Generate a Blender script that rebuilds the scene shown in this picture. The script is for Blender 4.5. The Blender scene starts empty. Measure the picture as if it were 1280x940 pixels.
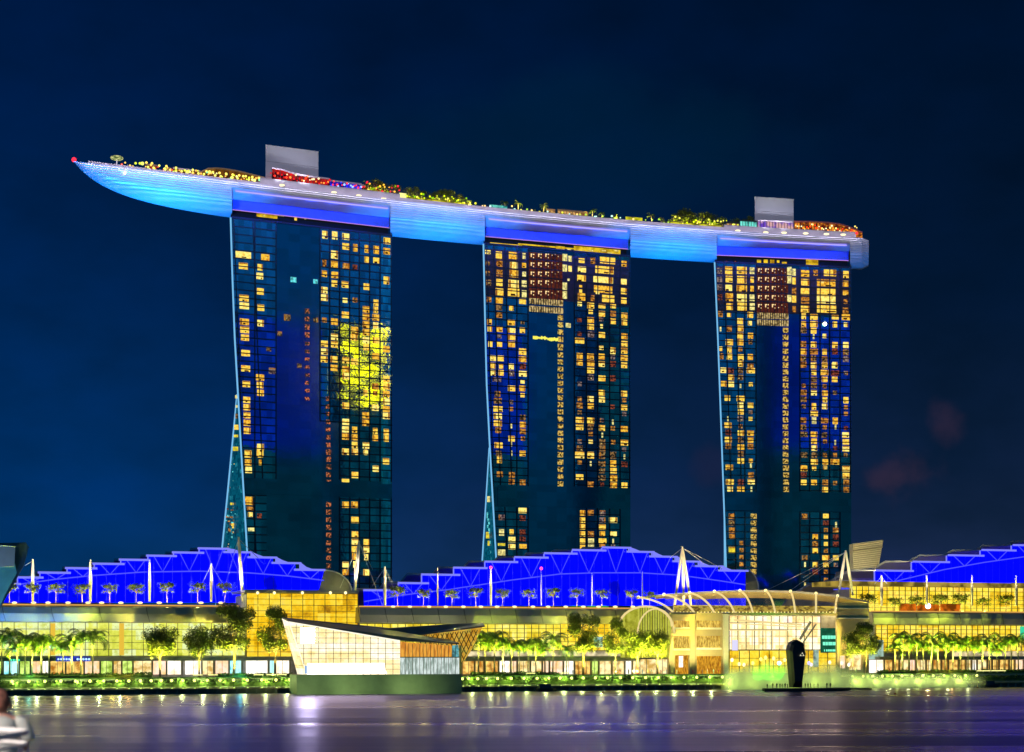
import bpy, math, random
import numpy as np
from mathutils import Vector, Matrix, noise as mnoise
random.seed(7)
R = math.radians
sc = bpy.context.scene
# ------------------------------------------------------------------ camera, sky, moon, exposure
CAM_Z, FPX, VH = 15.0, 2100.0, 806.0          # eye height (m), focal length in px of a 1280 px frame, horizon row
cam_d = bpy.data.cameras.new('camera'); cam = bpy.data.objects.new('camera', cam_d)
sc.collection.objects.link(cam); sc.camera = cam
cam.location = (0, 0, CAM_Z); cam.rotation_euler = (R(90), 0, 0)
cam_d.sensor_width = 36; cam_d.lens = 36*FPX/1280
cam_d.shift_y = (VH-470)/1280
cam_d.dof.use_dof = True; cam_d.dof.focus_distance = 640; cam_d.dof.aperture_fstop = 1.6
cam_d.clip_start = 0.5; cam_d.clip_end = 20000
sc.render.resolution_x, sc.render.resolution_y = 1024, 752
vs = sc.view_settings
vs.view_transform = 'Standard'; vs.look = 'None'; vs.exposure = 0; vs.gamma = 1; vs.use_curve_mapping = False
cy = sc.cycles
cy.use_denoising = True; cy.max_bounces = 6; cy.diffuse_bounces = 2; cy.glossy_bounces = 4
cy.transparent_max_bounces = 12; cy.sample_clamp_indirect = 4; cy.caustics_reflective = False; cy.caustics_refractive = False
cy.use_adaptive_sampling = True; cy.adaptive_threshold = 0.015

def lin(c, k=1.0):
    return tuple(((x/255/12.92) if x/255 <= .04045 else ((x/255+.055)/1.055)**2.4)*k for x in c[:3])

world = bpy.data.worlds.new('World'); sc.world = world; world.use_nodes = True
wn = world.node_tree; N = wn.nodes; L = wn.links; N.clear()
out = N.new('ShaderNodeOutputWorld'); bg = N.new('ShaderNodeBackground'); L.new(bg.outputs[0], out.inputs[0])
sky = N.new('ShaderNodeTexSky'); sky.sky_type = 'NISHITA'; sky.sun_disc = False
sky.sun_elevation = R(-8); sky.sun_rotation = R(200)
bg2 = N.new('ShaderNodeBackground'); L.new(sky.outputs[0], bg2.inputs[0]); bg2.inputs[1].default_value = 0.05
addw = N.new('ShaderNodeAddShader'); L.new(bg.outputs[0], addw.inputs[0]); L.new(bg2.outputs[0], addw.inputs[1]); L.new(addw.outputs[0], out.inputs[0])
tc = N.new('ShaderNodeTexCoord'); sep = N.new('ShaderNodeSeparateXYZ'); L.new(tc.outputs['Generated'], sep.inputs[0])
def wmath(op, a, b=None, clamp=False):
    m = N.new('ShaderNodeMath'); m.operation = op; m.use_clamp = clamp
    for i, x in enumerate((a, b)):
        if x is None: continue
        if isinstance(x, (int, float)): m.inputs[i].default_value = x
        else: L.new(x, m.inputs[i])
    return m.outputs[0]
def wramp(fac, stops):
    r = N.new('ShaderNodeValToRGB'); L.new(fac, r.inputs[0]); e = r.color_ramp.elements
    while len(e) < len(stops): e.new(0.5)
    for el, (p, c) in zip(e, stops): el.position = p; el.color = (*c, 1)
    return r.outputs[0]
def wmix(fac, a, b, bt='MIX'):
    m = N.new('ShaderNodeMix'); m.data_type = 'RGBA'; m.blend_type = bt
    if isinstance(fac, (int, float)): m.inputs[0].default_value = fac
    else: L.new(fac, m.inputs[0])
    for i, x in ((6, a), (7, b)):
        if isinstance(x, tuple): m.inputs[i].default_value = (*x, 1)
        else: L.new(x, m.inputs[i])
    return m.outputs[2]
el = wmath('MULTIPLY', sep.outputs['Z'], 2.0, True)      # 0..0.5 elevation sine
leftc = wramp(el, [(0, lin((4, 54, 104))), (.18, lin((0, 44, 94))), (.4, lin((0, 34, 78))), (.62, lin((0, 25, 64))), (.8, lin((0, 20, 54))), (1, lin((0, 13, 40)))])
rightc = wramp(el, [(0, lin((28, 42, 72))), (.2, lin((11, 28, 54))), (.4, lin((2, 20, 44))), (.65, lin((0, 17, 42))), (1, lin((0, 9, 28)))])
side = wmath('MULTIPLY_ADD', sep.outputs['X'], 1.9, True); side.node.inputs[2].default_value = 0.56
ns = N.new('ShaderNodeTexNoise'); ns.inputs['Scale'].default_value = 5; ns.inputs['Detail'].default_value = 3
L.new(tc.outputs['Generated'], ns.inputs['Vector'])
side2 = wmath('ADD', side, wmath('MULTIPLY', wmath('SUBTRACT', ns.outputs[0], 0.5), 0.35), True)
col = wmix(side2, leftc, rightc)
# the low bank of cloud behind the hotel, greenish, then a faint reddish cloud to the right
nz = N.new('ShaderNodeTexNoise'); nz.inputs['Scale'].default_value = 16; nz.inputs['Detail'].default_value = 6
L.new(tc.outputs['Generated'], nz.inputs['Vector'])
def blob(u, v, ru, rv, nw):
    d = Vector(((u-640)/FPX, 1, (VH-v)/FPX)).normalized()
    dx = wmath('DIVIDE', wmath('SUBTRACT', sep.outputs['X'], d.x), ru/FPX)
    dz = wmath('DIVIDE', wmath('SUBTRACT', sep.outputs['Z'], d.z), rv/FPX)
    r2 = wmath('ADD', wmath('POWER', wmath('ABSOLUTE', dx), 2.0), wmath('POWER', wmath('ABSOLUTE', dz), 2.0))
    r2 = wmath('ADD', r2, wmath('MULTIPLY', wmath('SUBTRACT', nz.outputs[0], 0.5), nw))
    m = N.new('ShaderNodeMapRange'); m.interpolation_type = 'SMOOTHERSTEP'; L.new(r2, m.inputs[0])
    m.inputs[1].default_value = 1.0; m.inputs[2].default_value = 0.0; m.inputs[3].default_value = 0; m.inputs[4].default_value = 1
    front = wmath('GREATER_THAN', sep.outputs['Y'], 0.0)
    return wmath('MULTIPLY', m.outputs[0], front)
def addblob(col, b, c, k):
    return wmix(wmath('MULTIPLY', b, k), col, c)
nf_ = N.new('ShaderNodeTexNoise'); nf_.inputs['Scale'].default_value = 14; nf_.inputs['Detail'].default_value = 5; mpw = N.new('ShaderNodeMapping'); mpw.inputs['Scale'].default_value = (1, 1, 1.8); L.new(tc.outputs['Generated'], mpw.inputs[0]); L.new(mpw.outputs[0], nf_.inputs['Vector'])
col = wmix(1.0, col, wramp(nf_.outputs[0], [(.3, (.72, .84, .80)), (.5, (1, 1, 1)), (.72, (1.25, 1.12, 1.2))]), 'MULTIPLY')
col = addblob(col, blob(1140, 582, 62, 48, 4.5), lin((62, 44, 62)), .42)
col = addblob(col, blob(1180, 530, 34, 48, 4.0), lin((62, 44, 62)), .36)
col = addblob(col, blob(885, 585, 34, 40, 3.5), lin((40, 32, 56)), .22)
col = addblob(col, blob(700, 190, 330, 110, 1.5), lin((0, 34, 58)), .35)
# teal glow added to the sky behind the camera, reflected by the hotel glass
back = wmath('MULTIPLY', wmath('LESS_THAN', sep.outputs['Y'], -0.05), 1.0)
glow = wramp(el, [(0, lin((8, 62, 78))), (.18, lin((0, 76, 104))), (.4, lin((0, 84, 140))), (.7, lin((0, 88, 130))), (1, lin((0, 60, 90)))])
col = wmix(back, col, glow)
L.new(col, bg.inputs[0]); bg.inputs[1].default_value = 1.12

moon_d = bpy.data.lights.new('moonlight', 'SUN'); moon_d.energy = 0.012; moon_d.angle = R(0.5); moon_d.color = (.75, .85, 1)
moon = bpy.data.objects.new('moonlight', moon_d); sc.collection.objects.link(moon); moon.rotation_euler = (R(50), 0, R(-20))

def spot(name, loc, target, energy, color, angle=30, blend=.6, radius=1.0):
    d = bpy.data.lights.new(name, 'SPOT'); d.energy = energy; d.color = color; d.spot_size = R(angle); d.spot_blend = blend; d.shadow_soft_size = radius
    o = bpy.data.objects.new(name, d); sc.collection.objects.link(o); o.location = loc
    o.rotation_euler = (Vector(target)-Vector(loc)).to_track_quat('-Z', 'Y').to_euler(); return o
def pointl(name, loc, energy, color, radius=.3):
    d = bpy.data.lights.new(name, 'POINT'); d.energy = energy; d.color = color; d.shadow_soft_size = radius
    o = bpy.data.objects.new(name, d); sc.collection.objects.link(o); o.location = loc; return o

# ------------------------------------------------------------------ helpers
C = sc.collection
class MB:
    def __init__(s): s.v = []; s.f = []
    def poly(s, pts):
        i = len(s.v); s.v += [tuple(p) for p in pts]; s.f.append(tuple(range(i, i+len(pts))))
    def hexa(s, p):            # 8 points: bottom ring, top ring
        i = len(s.v); s.v += [tuple(q) for q in p]
        for a in ((0,3,2,1), (4,5,6,7), (0,1,5,4), (1,2,6,5), (2,3,7,6), (3,0,4,7)): s.f.append(tuple(i+k for k in a))
    def box(s, F, s0, s1, t0, t1, z0, z1):
        s.hexa([F(s0,t0,z0), F(s1,t0,z0), F(s1,t1,z0), F(s0,t1,z0), F(s0,t0,z1), F(s1,t0,z1), F(s1,t1,z1), F(s0,t1,z1)])
    def wbox(s, x0, x1, y0, y1, z0, z1): s.box(lambda a, b, c: (a, b, c), x0, x1, y0, y1, z0, z1)
    def prism(s, pts, off):
        off = Vector(off); n = len(pts); i = len(s.v)
        s.v += [tuple(p) for p in pts] + [tuple(Vector(p)+off) for p in pts]
        s.f.append(tuple(range(i, i+n))); s.f.append(tuple(i+n+k for k in reversed(range(n))))
        for k in range(n): s.f.append((i+k, i+n+k, i+n+(k+1) % n, i+(k+1) % n))
    def tube(s, pts, rad, n=6, closed=False):
        pts = [Vector(p) for p in pts]; m = len(pts)
        if isinstance(rad, (int, float)): rad = [rad]*m
        i = len(s.v); up = Vector((0, 0, 1)); prev = None
        for k in range(m):
            d = (pts[min(k+1, m-1)]-pts[max(k-1, 0)]).normalized()
            a = d.cross(up) if abs(d.z) < .95 else d.cross(Vector((0, 1, 0)))
            a.normalize()
            if prev is not None and a.dot(prev) < 0: a = -a
            prev = a; b = a.cross(d)
            for j in range(n):
                th = 2*math.pi*j/n; s.v.append(tuple(pts[k]+(a*math.cos(th)+b*math.sin(th))*rad[k]))
        for k in range(m-1):
            for j in range(n):
                j2 = (j+1) % n; s.f.append((i+k*n+j, i+k*n+j2, i+(k+1)*n+j2, i+(k+1)*n+j))
        s.f.append(tuple(i+j for j in reversed(range(n)))); s.f.append(tuple(i+(m-1)*n+j for j in range(n)))
    def ball(s, c, r, nu=8, nv=5, sq=(1, 1, 1)):
        i = len(s.v); c = Vector(c)
        s.v.append(tuple(c-Vector((0, 0, r*sq[2]))))
        for a in range(1, nv):
            ph = -math.pi/2+math.pi*a/nv
            for b in range(nu):
                th = 2*math.pi*b/nu; s.v.append((c.x+r*sq[0]*math.cos(ph)*math.cos(th), c.y+r*sq[1]*math.cos(ph)*math.sin(th), c.z+r*sq[2]*math.sin(ph)))
        s.v.append(tuple(c+Vector((0, 0, r*sq[2])))); top = len(s.v)-1
        for b in range(nu):
            b2 = (b+1) % nu; s.f.append((i, i+1+b2, i+1+b)); s.f.append((top, i+1+(nv-2)*nu+b, i+1+(nv-2)*nu+b2))
            for a in range(nv-2): s.f.append((i+1+a*nu+b, i+1+a*nu+b2, i+1+(a+1)*nu+b2, i+1+(a+1)*nu+b))
def wloc(o):
    v = Vector((0, 0, 0))
    while o is not None: v += o.location; o = o.parent
    return v
def part(name, mb, m, parent=None, loc=None, smooth=False):
    base = wloc(parent) if parent is not None else Vector(loc or (0, 0, 0))
    me = bpy.data.meshes.new(name)
    me.from_pydata([tuple(Vector(v)-base) for v in mb.v], [], mb.f); me.update()
    me.materials.append(m)
    if smooth: me.polygons.foreach_set('use_smooth', [True]*len(me.polygons))
    o = bpy.data.objects.new(name, me); C.objects.link(o)
    if parent is not None: o.parent = parent
    else: o.location = base
    return o
def tag(o, label, cat, group=None):
    o['label'] = label; o['category'] = cat
    if group: o['group'] = group
    return o
def thing(name, label, cat, loc=(0, 0, 0), group=None):
    o = bpy.data.objects.new(name, None); C.objects.link(o); o.location = loc; o.empty_display_size = .5
    return tag(o, label, cat, group)
def dup(root, loc, rz=0, label=None, sc_=1.0, group=None):
    def cp(o, par):
        c = o.copy(); C.objects.link(c)
        if par is not None: c.parent = par
        for ch in list(kids.get(o.name, [])): cp(ch, c)
        return c
    kids = {}
    def walk(o):
        kids[o.name] = list(o.children)
        for ch in kids[o.name]: walk(ch)
    walk(root)
    r = cp(root, None); r.location = loc; r.rotation_euler = (0, 0, rz); r.scale = (sc_, sc_, sc_) if isinstance(sc_, (int, float)) else sc_
    if label: r['label'] = label
    if group: r['group'] = group
    return r
def ordn(i):
    return {1: '1st', 2: '2nd', 3: '3rd', 21: '21st', 22: '22nd', 23: '23rd', 31: '31st', 32: '32nd', 33: '33rd', 41: '41st', 42: '42nd', 43: '43rd'}.get(i, f'{i}th')

# ---- materials
def new_mat(name):
    m = bpy.data.materials.new(name); m.use_nodes = True; return m, m.node_tree.nodes, m.node_tree.links, m.node_tree.nodes['Principled BSDF']
def mat(name, rgb, rough=.6, metal=0, var=.15, vscale=1.0, bump=0.0):
    m, n, l, p = new_mat(name)
    c = lin(rgb) if max(rgb) > 1 else rgb
    if var:
        t = n.new('ShaderNodeTexCoord'); q = n.new('ShaderNodeTexNoise'); q.inputs['Scale'].default_value = vscale; q.inputs['Detail'].default_value = 4
        l.new(t.outputs['Object'], q.inputs['Vector'])
        r = n.new('ShaderNodeValToRGB'); l.new(q.outputs[0], r.inputs[0])
        r.color_ramp.elements[0].position = .3; r.color_ramp.elements[1].position = .7
        r.color_ramp.elements[0].color = (*[x*(1-var) for x in c], 1); r.color_ramp.elements[1].color = (*[min(1, x*(1+var)) for x in c], 1)
        l.new(r.outputs[0], p.inputs['Base Color'])
        if bump:
            b = n.new('ShaderNodeBump'); b.inputs['Strength'].default_value = bump; l.new(q.outputs[0], b.inputs['Height']); l.new(b.outputs[0], p.inputs['Normal'])
    else: p.inputs['Base Color'].default_value = (*c, 1)
    p.inputs['Roughness'].default_value = rough; p.inputs['Metallic'].default_value = metal
    return m
def emat(name, rgb, k=1.0, sample=False, var=0.0, vscale=1.0, dark=None, lo=.4, hi=.6, stretch=(1, 1, 1)):
    """light-giving surface; var>0 breaks it up with noise towards `dark`"""
    m = bpy.data.materials.new(name); m.use_nodes = True; n = m.node_tree.nodes; l = m.node_tree.links; n.clear()
    o = n.new('ShaderNodeOutputMaterial'); e = n.new('ShaderNodeEmission'); l.new(e.outputs[0], o.inputs[0])
    e.inputs[1].default_value = k
    if var:
        t = n.new('ShaderNodeTexCoord'); mp = n.new('ShaderNodeMapping'); mp.inputs['Scale'].default_value = stretch
        l.new(t.outputs['Object'], mp.inputs[0])
        q = n.new('ShaderNodeTexNoise'); q.inputs['Scale'].default_value = vscale; q.inputs['Detail'].default_value = 3; l.new(mp.outputs[0], q.inputs['Vector'])
        r = n.new('ShaderNodeValToRGB'); l.new(q.outputs[0], r.inputs[0]); r.color_ramp.elements[0].position = lo; r.color_ramp.elements[1].position = hi
        r.color_ramp.elements[0].color = (*lin(dark or tuple(x*(1-var) for x in rgb)), 1); r.color_ramp.elements[1].color = (*lin(rgb), 1)
        l.new(r.outputs[0], e.inputs[0])
    else: e.inputs[0].default_value = (*lin(rgb), 1)
    m.cycles.emission_sampling = 'AUTO' if sample else 'NONE'
    return m
def litglass(name, cols, cell=(3.0, 3.0), k=1.0, gloss=.15, noise_amt=.5, sample=False):
    """glazing of a lit interior: each bay between floor and ceiling shows its own lit room, varied inside by fittings"""
    m = bpy.data.materials.new(name); m.use_nodes = True; n = m.node_tree.nodes; l = m.node_tree.links; n.clear()
    o = n.new('ShaderNodeOutputMaterial'); e = n.new('ShaderNodeEmission'); g = n.new('ShaderNodeBsdfGlossy'); ad = n.new('ShaderNodeAddShader')
    g.inputs[0].default_value = (gloss*.3, gloss*.3, gloss*.3, 1); g.inputs[1].default_value = .08
    l.new(e.outputs[0], ad.inputs[0]); l.new(g.outputs[0], ad.inputs[1]); l.new(ad.outputs[0], o.inputs[0])
    t = n.new('ShaderNodeTexCoord'); s = n.new('ShaderNodeSeparateXYZ'); l.new(t.outputs['Object'], s.inputs[0])
    def cellv(a, d):
        x = n.new('ShaderNodeMath'); x.operation = 'DIVIDE'; l.new(a, x.inputs[0]); x.inputs[1].default_value = d
        y = n.new('ShaderNodeMath'); y.operation = 'FLOOR'; l.new(x.outputs[0], y.inputs[0]); return y.outputs[0]
    cb = n.new('ShaderNodeCombineXYZ'); l.new(cellv(s.outputs['X'], cell[0]), cb.inputs[0]); l.new(cellv(s.outputs['Z'], cell[1]), cb.inputs[1])
    w = n.new('ShaderNodeTexWhiteNoise'); w.noise_dimensions = '3D'; l.new(cb.outputs[0], w.inputs['Vector'])
    q = n.new('ShaderNodeTexNoise'); q.inputs['Scale'].default_value = .35; q.inputs['Detail'].default_value = 6; q.inputs['Roughness'].default_value = .7
    l.new(t.outputs['Object'], q.inputs['Vector'])
    mx = n.new('ShaderNodeMix'); mx.inputs[0].default_value = noise_amt; l.new(w.outputs['Value'], mx.inputs[2]); 
    qs = n.new('ShaderNodeMapRange'); l.new(q.outputs[0], qs.inputs[0]); qs.inputs[1].default_value = .3; qs.inputs[2].default_value = .7
    l.new(qs.outputs[0], mx.inputs[3])
    r = n.new('ShaderNodeValToRGB'); l.new(mx.outputs[0], r.inputs[0]); el_ = r.color_ramp.elements
    while len(el_) < len(cols): el_.new(.5)
    for i, (x, cc) in enumerate(zip(el_, cols)): x.position = .12+.76*i/max(1, len(cols)-1); x.color = (*lin(cc), 1)
    l.new(r.outputs[0], e.inputs[0]); e.inputs[1].default_value = k
    m.cycles.emission_sampling = 'AUTO' if sample else 'NONE'
    return m
def tower_glass(name, tint, rough=.025, metal=.9, cellw=2.2, cellh=3.2, amp=.35, bump=.007):
    m, n, l, p = new_mat(name)
    t = n.new('ShaderNodeTexCoord'); s = n.new('ShaderNodeSeparateXYZ'); l.new(t.outputs['Object'], s.inputs[0])
    def cellv(a, d):
        x = n.new('ShaderNodeMath'); x.operation = 'DIVIDE'; l.new(a, x.inputs[0]); x.inputs[1].default_value = d
        y = n.new('ShaderNodeMath'); y.operation = 'FLOOR'; l.new(x.outputs[0], y.inputs[0]); return y.outputs[0]
    cb = n.new('ShaderNodeCombineXYZ'); l.new(cellv(s.outputs['X'], cellw), cb.inputs[0]); l.new(cellv(s.outputs['Z'], cellh), cb.inputs[1])
    w = n.new('ShaderNodeTexWhiteNoise'); l.new(cb.outputs[0], w.inputs['Vector'])
    r = n.new('ShaderNodeValToRGB'); l.new(w.outputs['Value'], r.inputs[0])
    c = lin(tint)
    r.color_ramp.elements[0].color = (*[x*(1-amp) for x in c], 1); r.color_ramp.elements[1].color = (*[min(1, x*(1+amp)) for x in c], 1)
    l.new(r.outputs[0], p.inputs['Base Color'])
    p.inputs['Metallic'].default_value = metal; p.inputs['Roughness'].default_value = rough
    q = n.new('ShaderNodeTexNoise'); q.inputs['Scale'].default_value = .5; q.inputs['Detail'].default_value = 2; l.new(t.outputs['Object'], q.inputs['Vector'])
    ad = n.new('ShaderNodeMath'); ad.operation = 'MULTIPLY_ADD'; l.new(w.outputs['Value'], ad.inputs[0]); ad.inputs[1].default_value = .15; l.new(q.outputs[0], ad.inputs[2])
    b = n.new('ShaderNodeBump'); b.inputs['Strength'].default_value = bump; b.inputs['Distance'].default_value = 1; l.new(ad.outputs[0], b.inputs['Height']); l.new(b.outputs[0], p.inputs['Normal'])
    return m

M = {}
M['concrete'] = mat('concrete', (.32, .31, .29), .8, var=.25, vscale=.6)
M['stone'] = mat('stone', (.45, .38, .26), .7, var=.12, vscale=.3)
M['darkmetal'] = mat('dark_metal', (.04, .045, .05), .45, .6)
M['greymetal'] = mat('grey_metal', (.22, .22, .23), .45, .3, var=.2, vscale=.25)
M['white'] = mat('white_paint', (.8, .8, .78), .45, var=.05)
M['steel'] = mat('polished_steel', (.75, .78, .76), .18, 1.0, var=.05)
M['bark'] = mat('bark', (.16, .11, .07), .9, var=.3, vscale=3)
M['palmbark'] = mat('palm_bark', (.30, .24, .16), .9, var=.3, vscale=3)
M['leaf'] = mat('tree_leaf', (.085, .12, .007), .6, var=.6, vscale=.45)
M['palmleaf'] = mat('palm_leaf', (.07, .125, .006), .5, var=.4, vscale=.6)
M['hedge'] = mat('hedge_leaf', (.05, .085, .01), .6, var=.6, vscale=.5)
M['hull'] = mat('hull_panels', (.62, .63, .68), .38, .15, var=.10, vscale=.22)
_h = M['hull'].node_tree; _w = _h.nodes.new('ShaderNodeTexWave'); _w.wave_type = 'BANDS'; _w.bands_direction = 'Z'; _w.inputs['Scale'].default_value = .42; _w.inputs['Distortion'].default_value = 1.2; _w.inputs['Detail'].default_value = 3; _w.inputs['Detail Scale'].default_value = .4
_t = _h.nodes.new('ShaderNodeTexCoord'); _h.links.new(_t.outputs['Object'], _w.inputs['Vector']); _b = _h.nodes.new('ShaderNodeBump'); _b.inputs['Strength'].default_value = .55; _b.inputs['Distance'].default_value = .5
_h.links.new(_w.outputs[0], _b.inputs['Height']); _h.links.new(_b.outputs[0], _h.nodes['Principled BSDF'].inputs['Normal'])
M['block'] = mat('plant_block_cladding', (.42, .42, .45), .7, var=.05, vscale=.1)
M['mull'] = mat('window_mullion', (.015, .03, .045), .5, .3, var=0)

# ------------------------------------------------------------------ surveying: sight lines to real places
def at_depth(u, v, Y): return Vector(((u-640)/FPX*Y, Y, CAM_Z+(VH-v)*Y/FPX))
rimpts = [(92,206),(150,207),(200,212),(260,219.5),(330,231),(400,240),(450,246),(500,253),(600,264),(700,271.5),(800,279),(900,286),(1000,292.5),(1060,297),(1080,298.5)]
Z_RIM = 198.0
_xy = [((u-640)/FPX*((Z_RIM-CAM_Z)*FPX/(VH-v)), (Z_RIM-CAM_Z)*FPX/(VH-v)) for u, v in rimpts]
_fit = np.polyfit([p[0] for p in _xy], [p[1] for p in _xy], 3)
def rim(u):
    """front rim of the sky park on the sight line u"""
    k = (u-640)/FPX; Y = 690.0
    for _ in range(40): Y = .5*Y+.5*float(np.polyval(_fit, k*Y))
    return Vector((k*Y, Y, 0))
def deck(u, a, z):
    p = rim(u); r = p.normalized(); q = p+r*a; return Vector((q.x, q.y, z))
def deckF(u0):                       # local frame on the deck: s along, t back, z up
    p = rim(u0); q = rim(u0+4); d = (q-p).normalized(); n = Vector((-d.y, d.x, 0))
    return lambda s, t, z: p+d*s+n*t+Vector((0, 0, z))

# ------------------------------------------------------------------ hotel towers
def line_plane(u, A, B):
    d = (B-A); k = (u-640)/FPX
    s = (k*A.y-A.x)/(d.x-k*d.y); return s
class Tower:
    def __init__(s, uL, uR, vL, vR, ztop=188.0):
        yl = (ztop-CAM_Z)*FPX/(VH-vL); yr = (ztop-CAM_Z)*FPX/(VH-vR)
        s.A = Vector(((uL-640)/FPX*yl, yl, 0)); s.B = Vector(((uR-640)/FPX*yr, yr, 0)); s.ztop = ztop
        d = (s.B-s.A).normalized(); s.d = d; s.n = Vector((d.y, -d.x, 0))       # n: outward, to the bay
    def P(s, u, v=None, off=0.0, z=None):
        p = s.A+(s.B-s.A)*line_plane(u, s.A, s.B)
        zz = z if z is not None else CAM_Z+(VH-v)*p.y/FPX
        q = p+s.n*off; return Vector((q.x, q.y, zz))
    def edge(s, poly, z):            # polyline of (u, v) -> u at height z
        pts = [(u, s.P(u, v).z) for u, v in poly]
        for (u0, z0), (u1, z1) in zip(pts, pts[1:]):
            if z1 <= z <= z0: return u0+(u1-u0)*(z0-z)/(z0-z1)
        return pts[0][0] if z > pts[0][1] else pts[-1][0]
    def win(s, mb, u, v, w, h, o0=.02, o1=.16):
        a = s.P(u-w/2, v+h/2, o0); b = s.P(u+w/2, v+h/2, o0); z0 = (a.z+b.z)/2; zt = z0+h*a.y/FPX
        o = s.n*(o1-o0); up = Vector((0, 0, zt-z0)); a.z = z0; b.z = z0
        mb.hexa([a+o, b+o, b, a, a+o+up, b+o+up, b+up, a+up])

WM = {  # light of the rooms
 'y': emat('room_light_amber', (255, 216, 84), 1.18, var=.6, vscale=1.1, dark=(216, 140, 36), lo=.32, hi=.54),
 'o': emat('room_light_orange', (236, 158, 62), .8, var=.6, vscale=1.0, dark=(90, 48, 22), lo=.38, hi=.58),
 'd': emat('room_light_dim', (186, 140, 84), .7, var=.6, vscale=1.1, dark=(26, 30, 30), lo=.42, hi=.6),
 'g': emat('room_light_mauve', (176, 150, 140), .7, var=.6, vscale=1.1, dark=(60, 44, 60), lo=.4, hi=.6),
 'r': emat('room_light_red', (176, 84, 56), .7, var=.7, vscale=1.2, dark=(40, 24, 30), lo=.4, hi=.6),
 'c': emat('room_light_cyan', (110, 236, 240), 1.0, var=.4, vscale=.8),
 'y2': emat('room_light_deep_amber', (250, 196, 62), 1.1, var=.6, vscale=1.0, dark=(190, 112, 26), lo=.34, hi=.56),
 'y3': emat('room_light_pale', (255, 234, 124), 1.2, var=.6, vscale=1.1, dark=(236, 176, 60), lo=.32, hi=.52),
 'cur': emat('curtain_glow', (214, 140, 48), .8, var=.5, vscale=2, dark=(140, 84, 30)), 'fur': emat('room_dim_corner', (84, 48, 20), .5),
 'w': emat('room_light_white', (255, 240, 150), 1.1, var=.3, vscale=1.0),
 'p': emat('stair_light', (238, 196, 96), .95, var=.9, vscale=1.25, dark=(70, 52, 22), lo=.44, hi=.56),
 'R': emat('stair_light_red', (214, 120, 74), .9, var=.9, vscale=1.3, dark=(50, 40, 34), lo=.48, hi=.58),
 'Y': emat('room_light_lemon', (250, 226, 60), 1.0, var=.2, vscale=.8),
}
def T(x0, y0, k, spec, dw=50, dh=48):
    """window list in enlarged survey sheets -> (u, v, w, h, kind)"""
    res = []
    for e in spec.split(';'):
        e = e.strip()
        if not e: continue
        t = e.split(); x, y = t[0].split(','); kind = 'y'; w = dw; h = dh
        for f in t[1:]:
            if f in WM: kind = f
            elif f == 's': w *= .7; h *= .75
            elif f == 't': w = 13; h = 42; kind = 'w'
            elif f[0] == 'w': w = float(f[1:])
            elif f[0] == 'h': h = float(f[1:])
        res.append((x0+float(x)/k, y0+float(y)/k, w/k, h/k, kind))
    return res
def col(x, ys, k='p', extra=''): return ';'.join(f'{x},{y} {k} {extra}' for y in ys)
W1 = T(280, 260, 5.82, '140,345 w115 h58;140,422 w66;300,360 w62;262,432 w38;260,495;264,607;145,655 w70;147,712 w70;268,725;148,828 w68;150,885 w66;264,838;505,522 c w44 h40;665,535 c w32 h34;460,797 d;668,815 d s;405,915 d s;733,195 w40 h60;805,200 w40 h62;885,208 w52;1185,240;885,280;955,290 w32 h58;1037,298 w30 h60;1107,305 w40 h62;1183,315;803,340 h62;1037,372 w32 h54;1107,378 w44;730,405 w30 h58 o;803,410;887,425 o;953,430 r s;730,478 w38;805,487;1181,527 w42 h60;803,550 w42;880,557;1035,573 w42;730,598 w46;730,652;880,672 s;953,670 s o;1105,690 w36;1033,738;1103,742 w36;882,778 w52;1033,793;1103,797;730,815 s o;803,827;1033,848;1103,855 w38;950,905;1033,905', 50, 50)
W1 += T(280, 410, 5.82, '150,15 w60;152,70 w60;157,183 w64;157,295 w66;162,408 w56;165,523 w52;165,577;167,635;167,690;168,748;175,912;262,360 w60;262,415;265,472;265,865;262,915;325,153 d s;350,312 g;548,275 d s;803,65;803,120;730,115;730,172;728,228;800,228;800,290;950,20 h60;1033,30;1033,90;1033,140 w40;945,70;1105,90;1180,155;1103,205;885,235;950,245;885,300;885,350;1180,370;1180,425;1180,480;1180,535;1030,470 w34;1100,425 o;1100,475 o s;885,565;1100,580;1180,590;1030,635;1030,690;1180,640;885,683;883,738;950,740 w38;883,790;950,795 w42;1100,750 w34;1180,757 w38;1100,800 w40;1180,805 w36;1033,855;950,850 w42;883,900;950,900 w42;1030,905 s', 50, 48)
W1 += T(270, 560, 5.53, '220,45;222,100;225,152;305,5;305,45 w36;305,100 w18 h40;230,365 w60 h60;237,420 o w50 h30;237,460 s;300,468 r s;243,563 w44 h26 w;895,25;960,25 w42;1035,30 w20 h40;1175,92 w44;1103,143 w42;960,187;895,235 w52;895,392;957,392;960,497 w52;960,598;960,650;960,700;960,750 w40;1042,652;1042,702;1038,755 w28;895,808 w44;895,860 w42;1040,860;960,805 w24;965,860 w24 o', 46, 46)
W1 += T(280, 260, 5.82, col(605, range(750, 925, 57), 'R', 's'))+T(280, 410, 5.82, col(605, range(0, 530, 57), 'R', 'w34 h26')+';'+col(757, range(515, 920, 56), 'R', 'w32 h34'))
W1 += T(270, 560, 5.53, col(778, range(25, 245, 53), 'R', 'w34 h36')+';'+col(778, range(390, 830, 53), 'R', 'w34 h36'))
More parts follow.
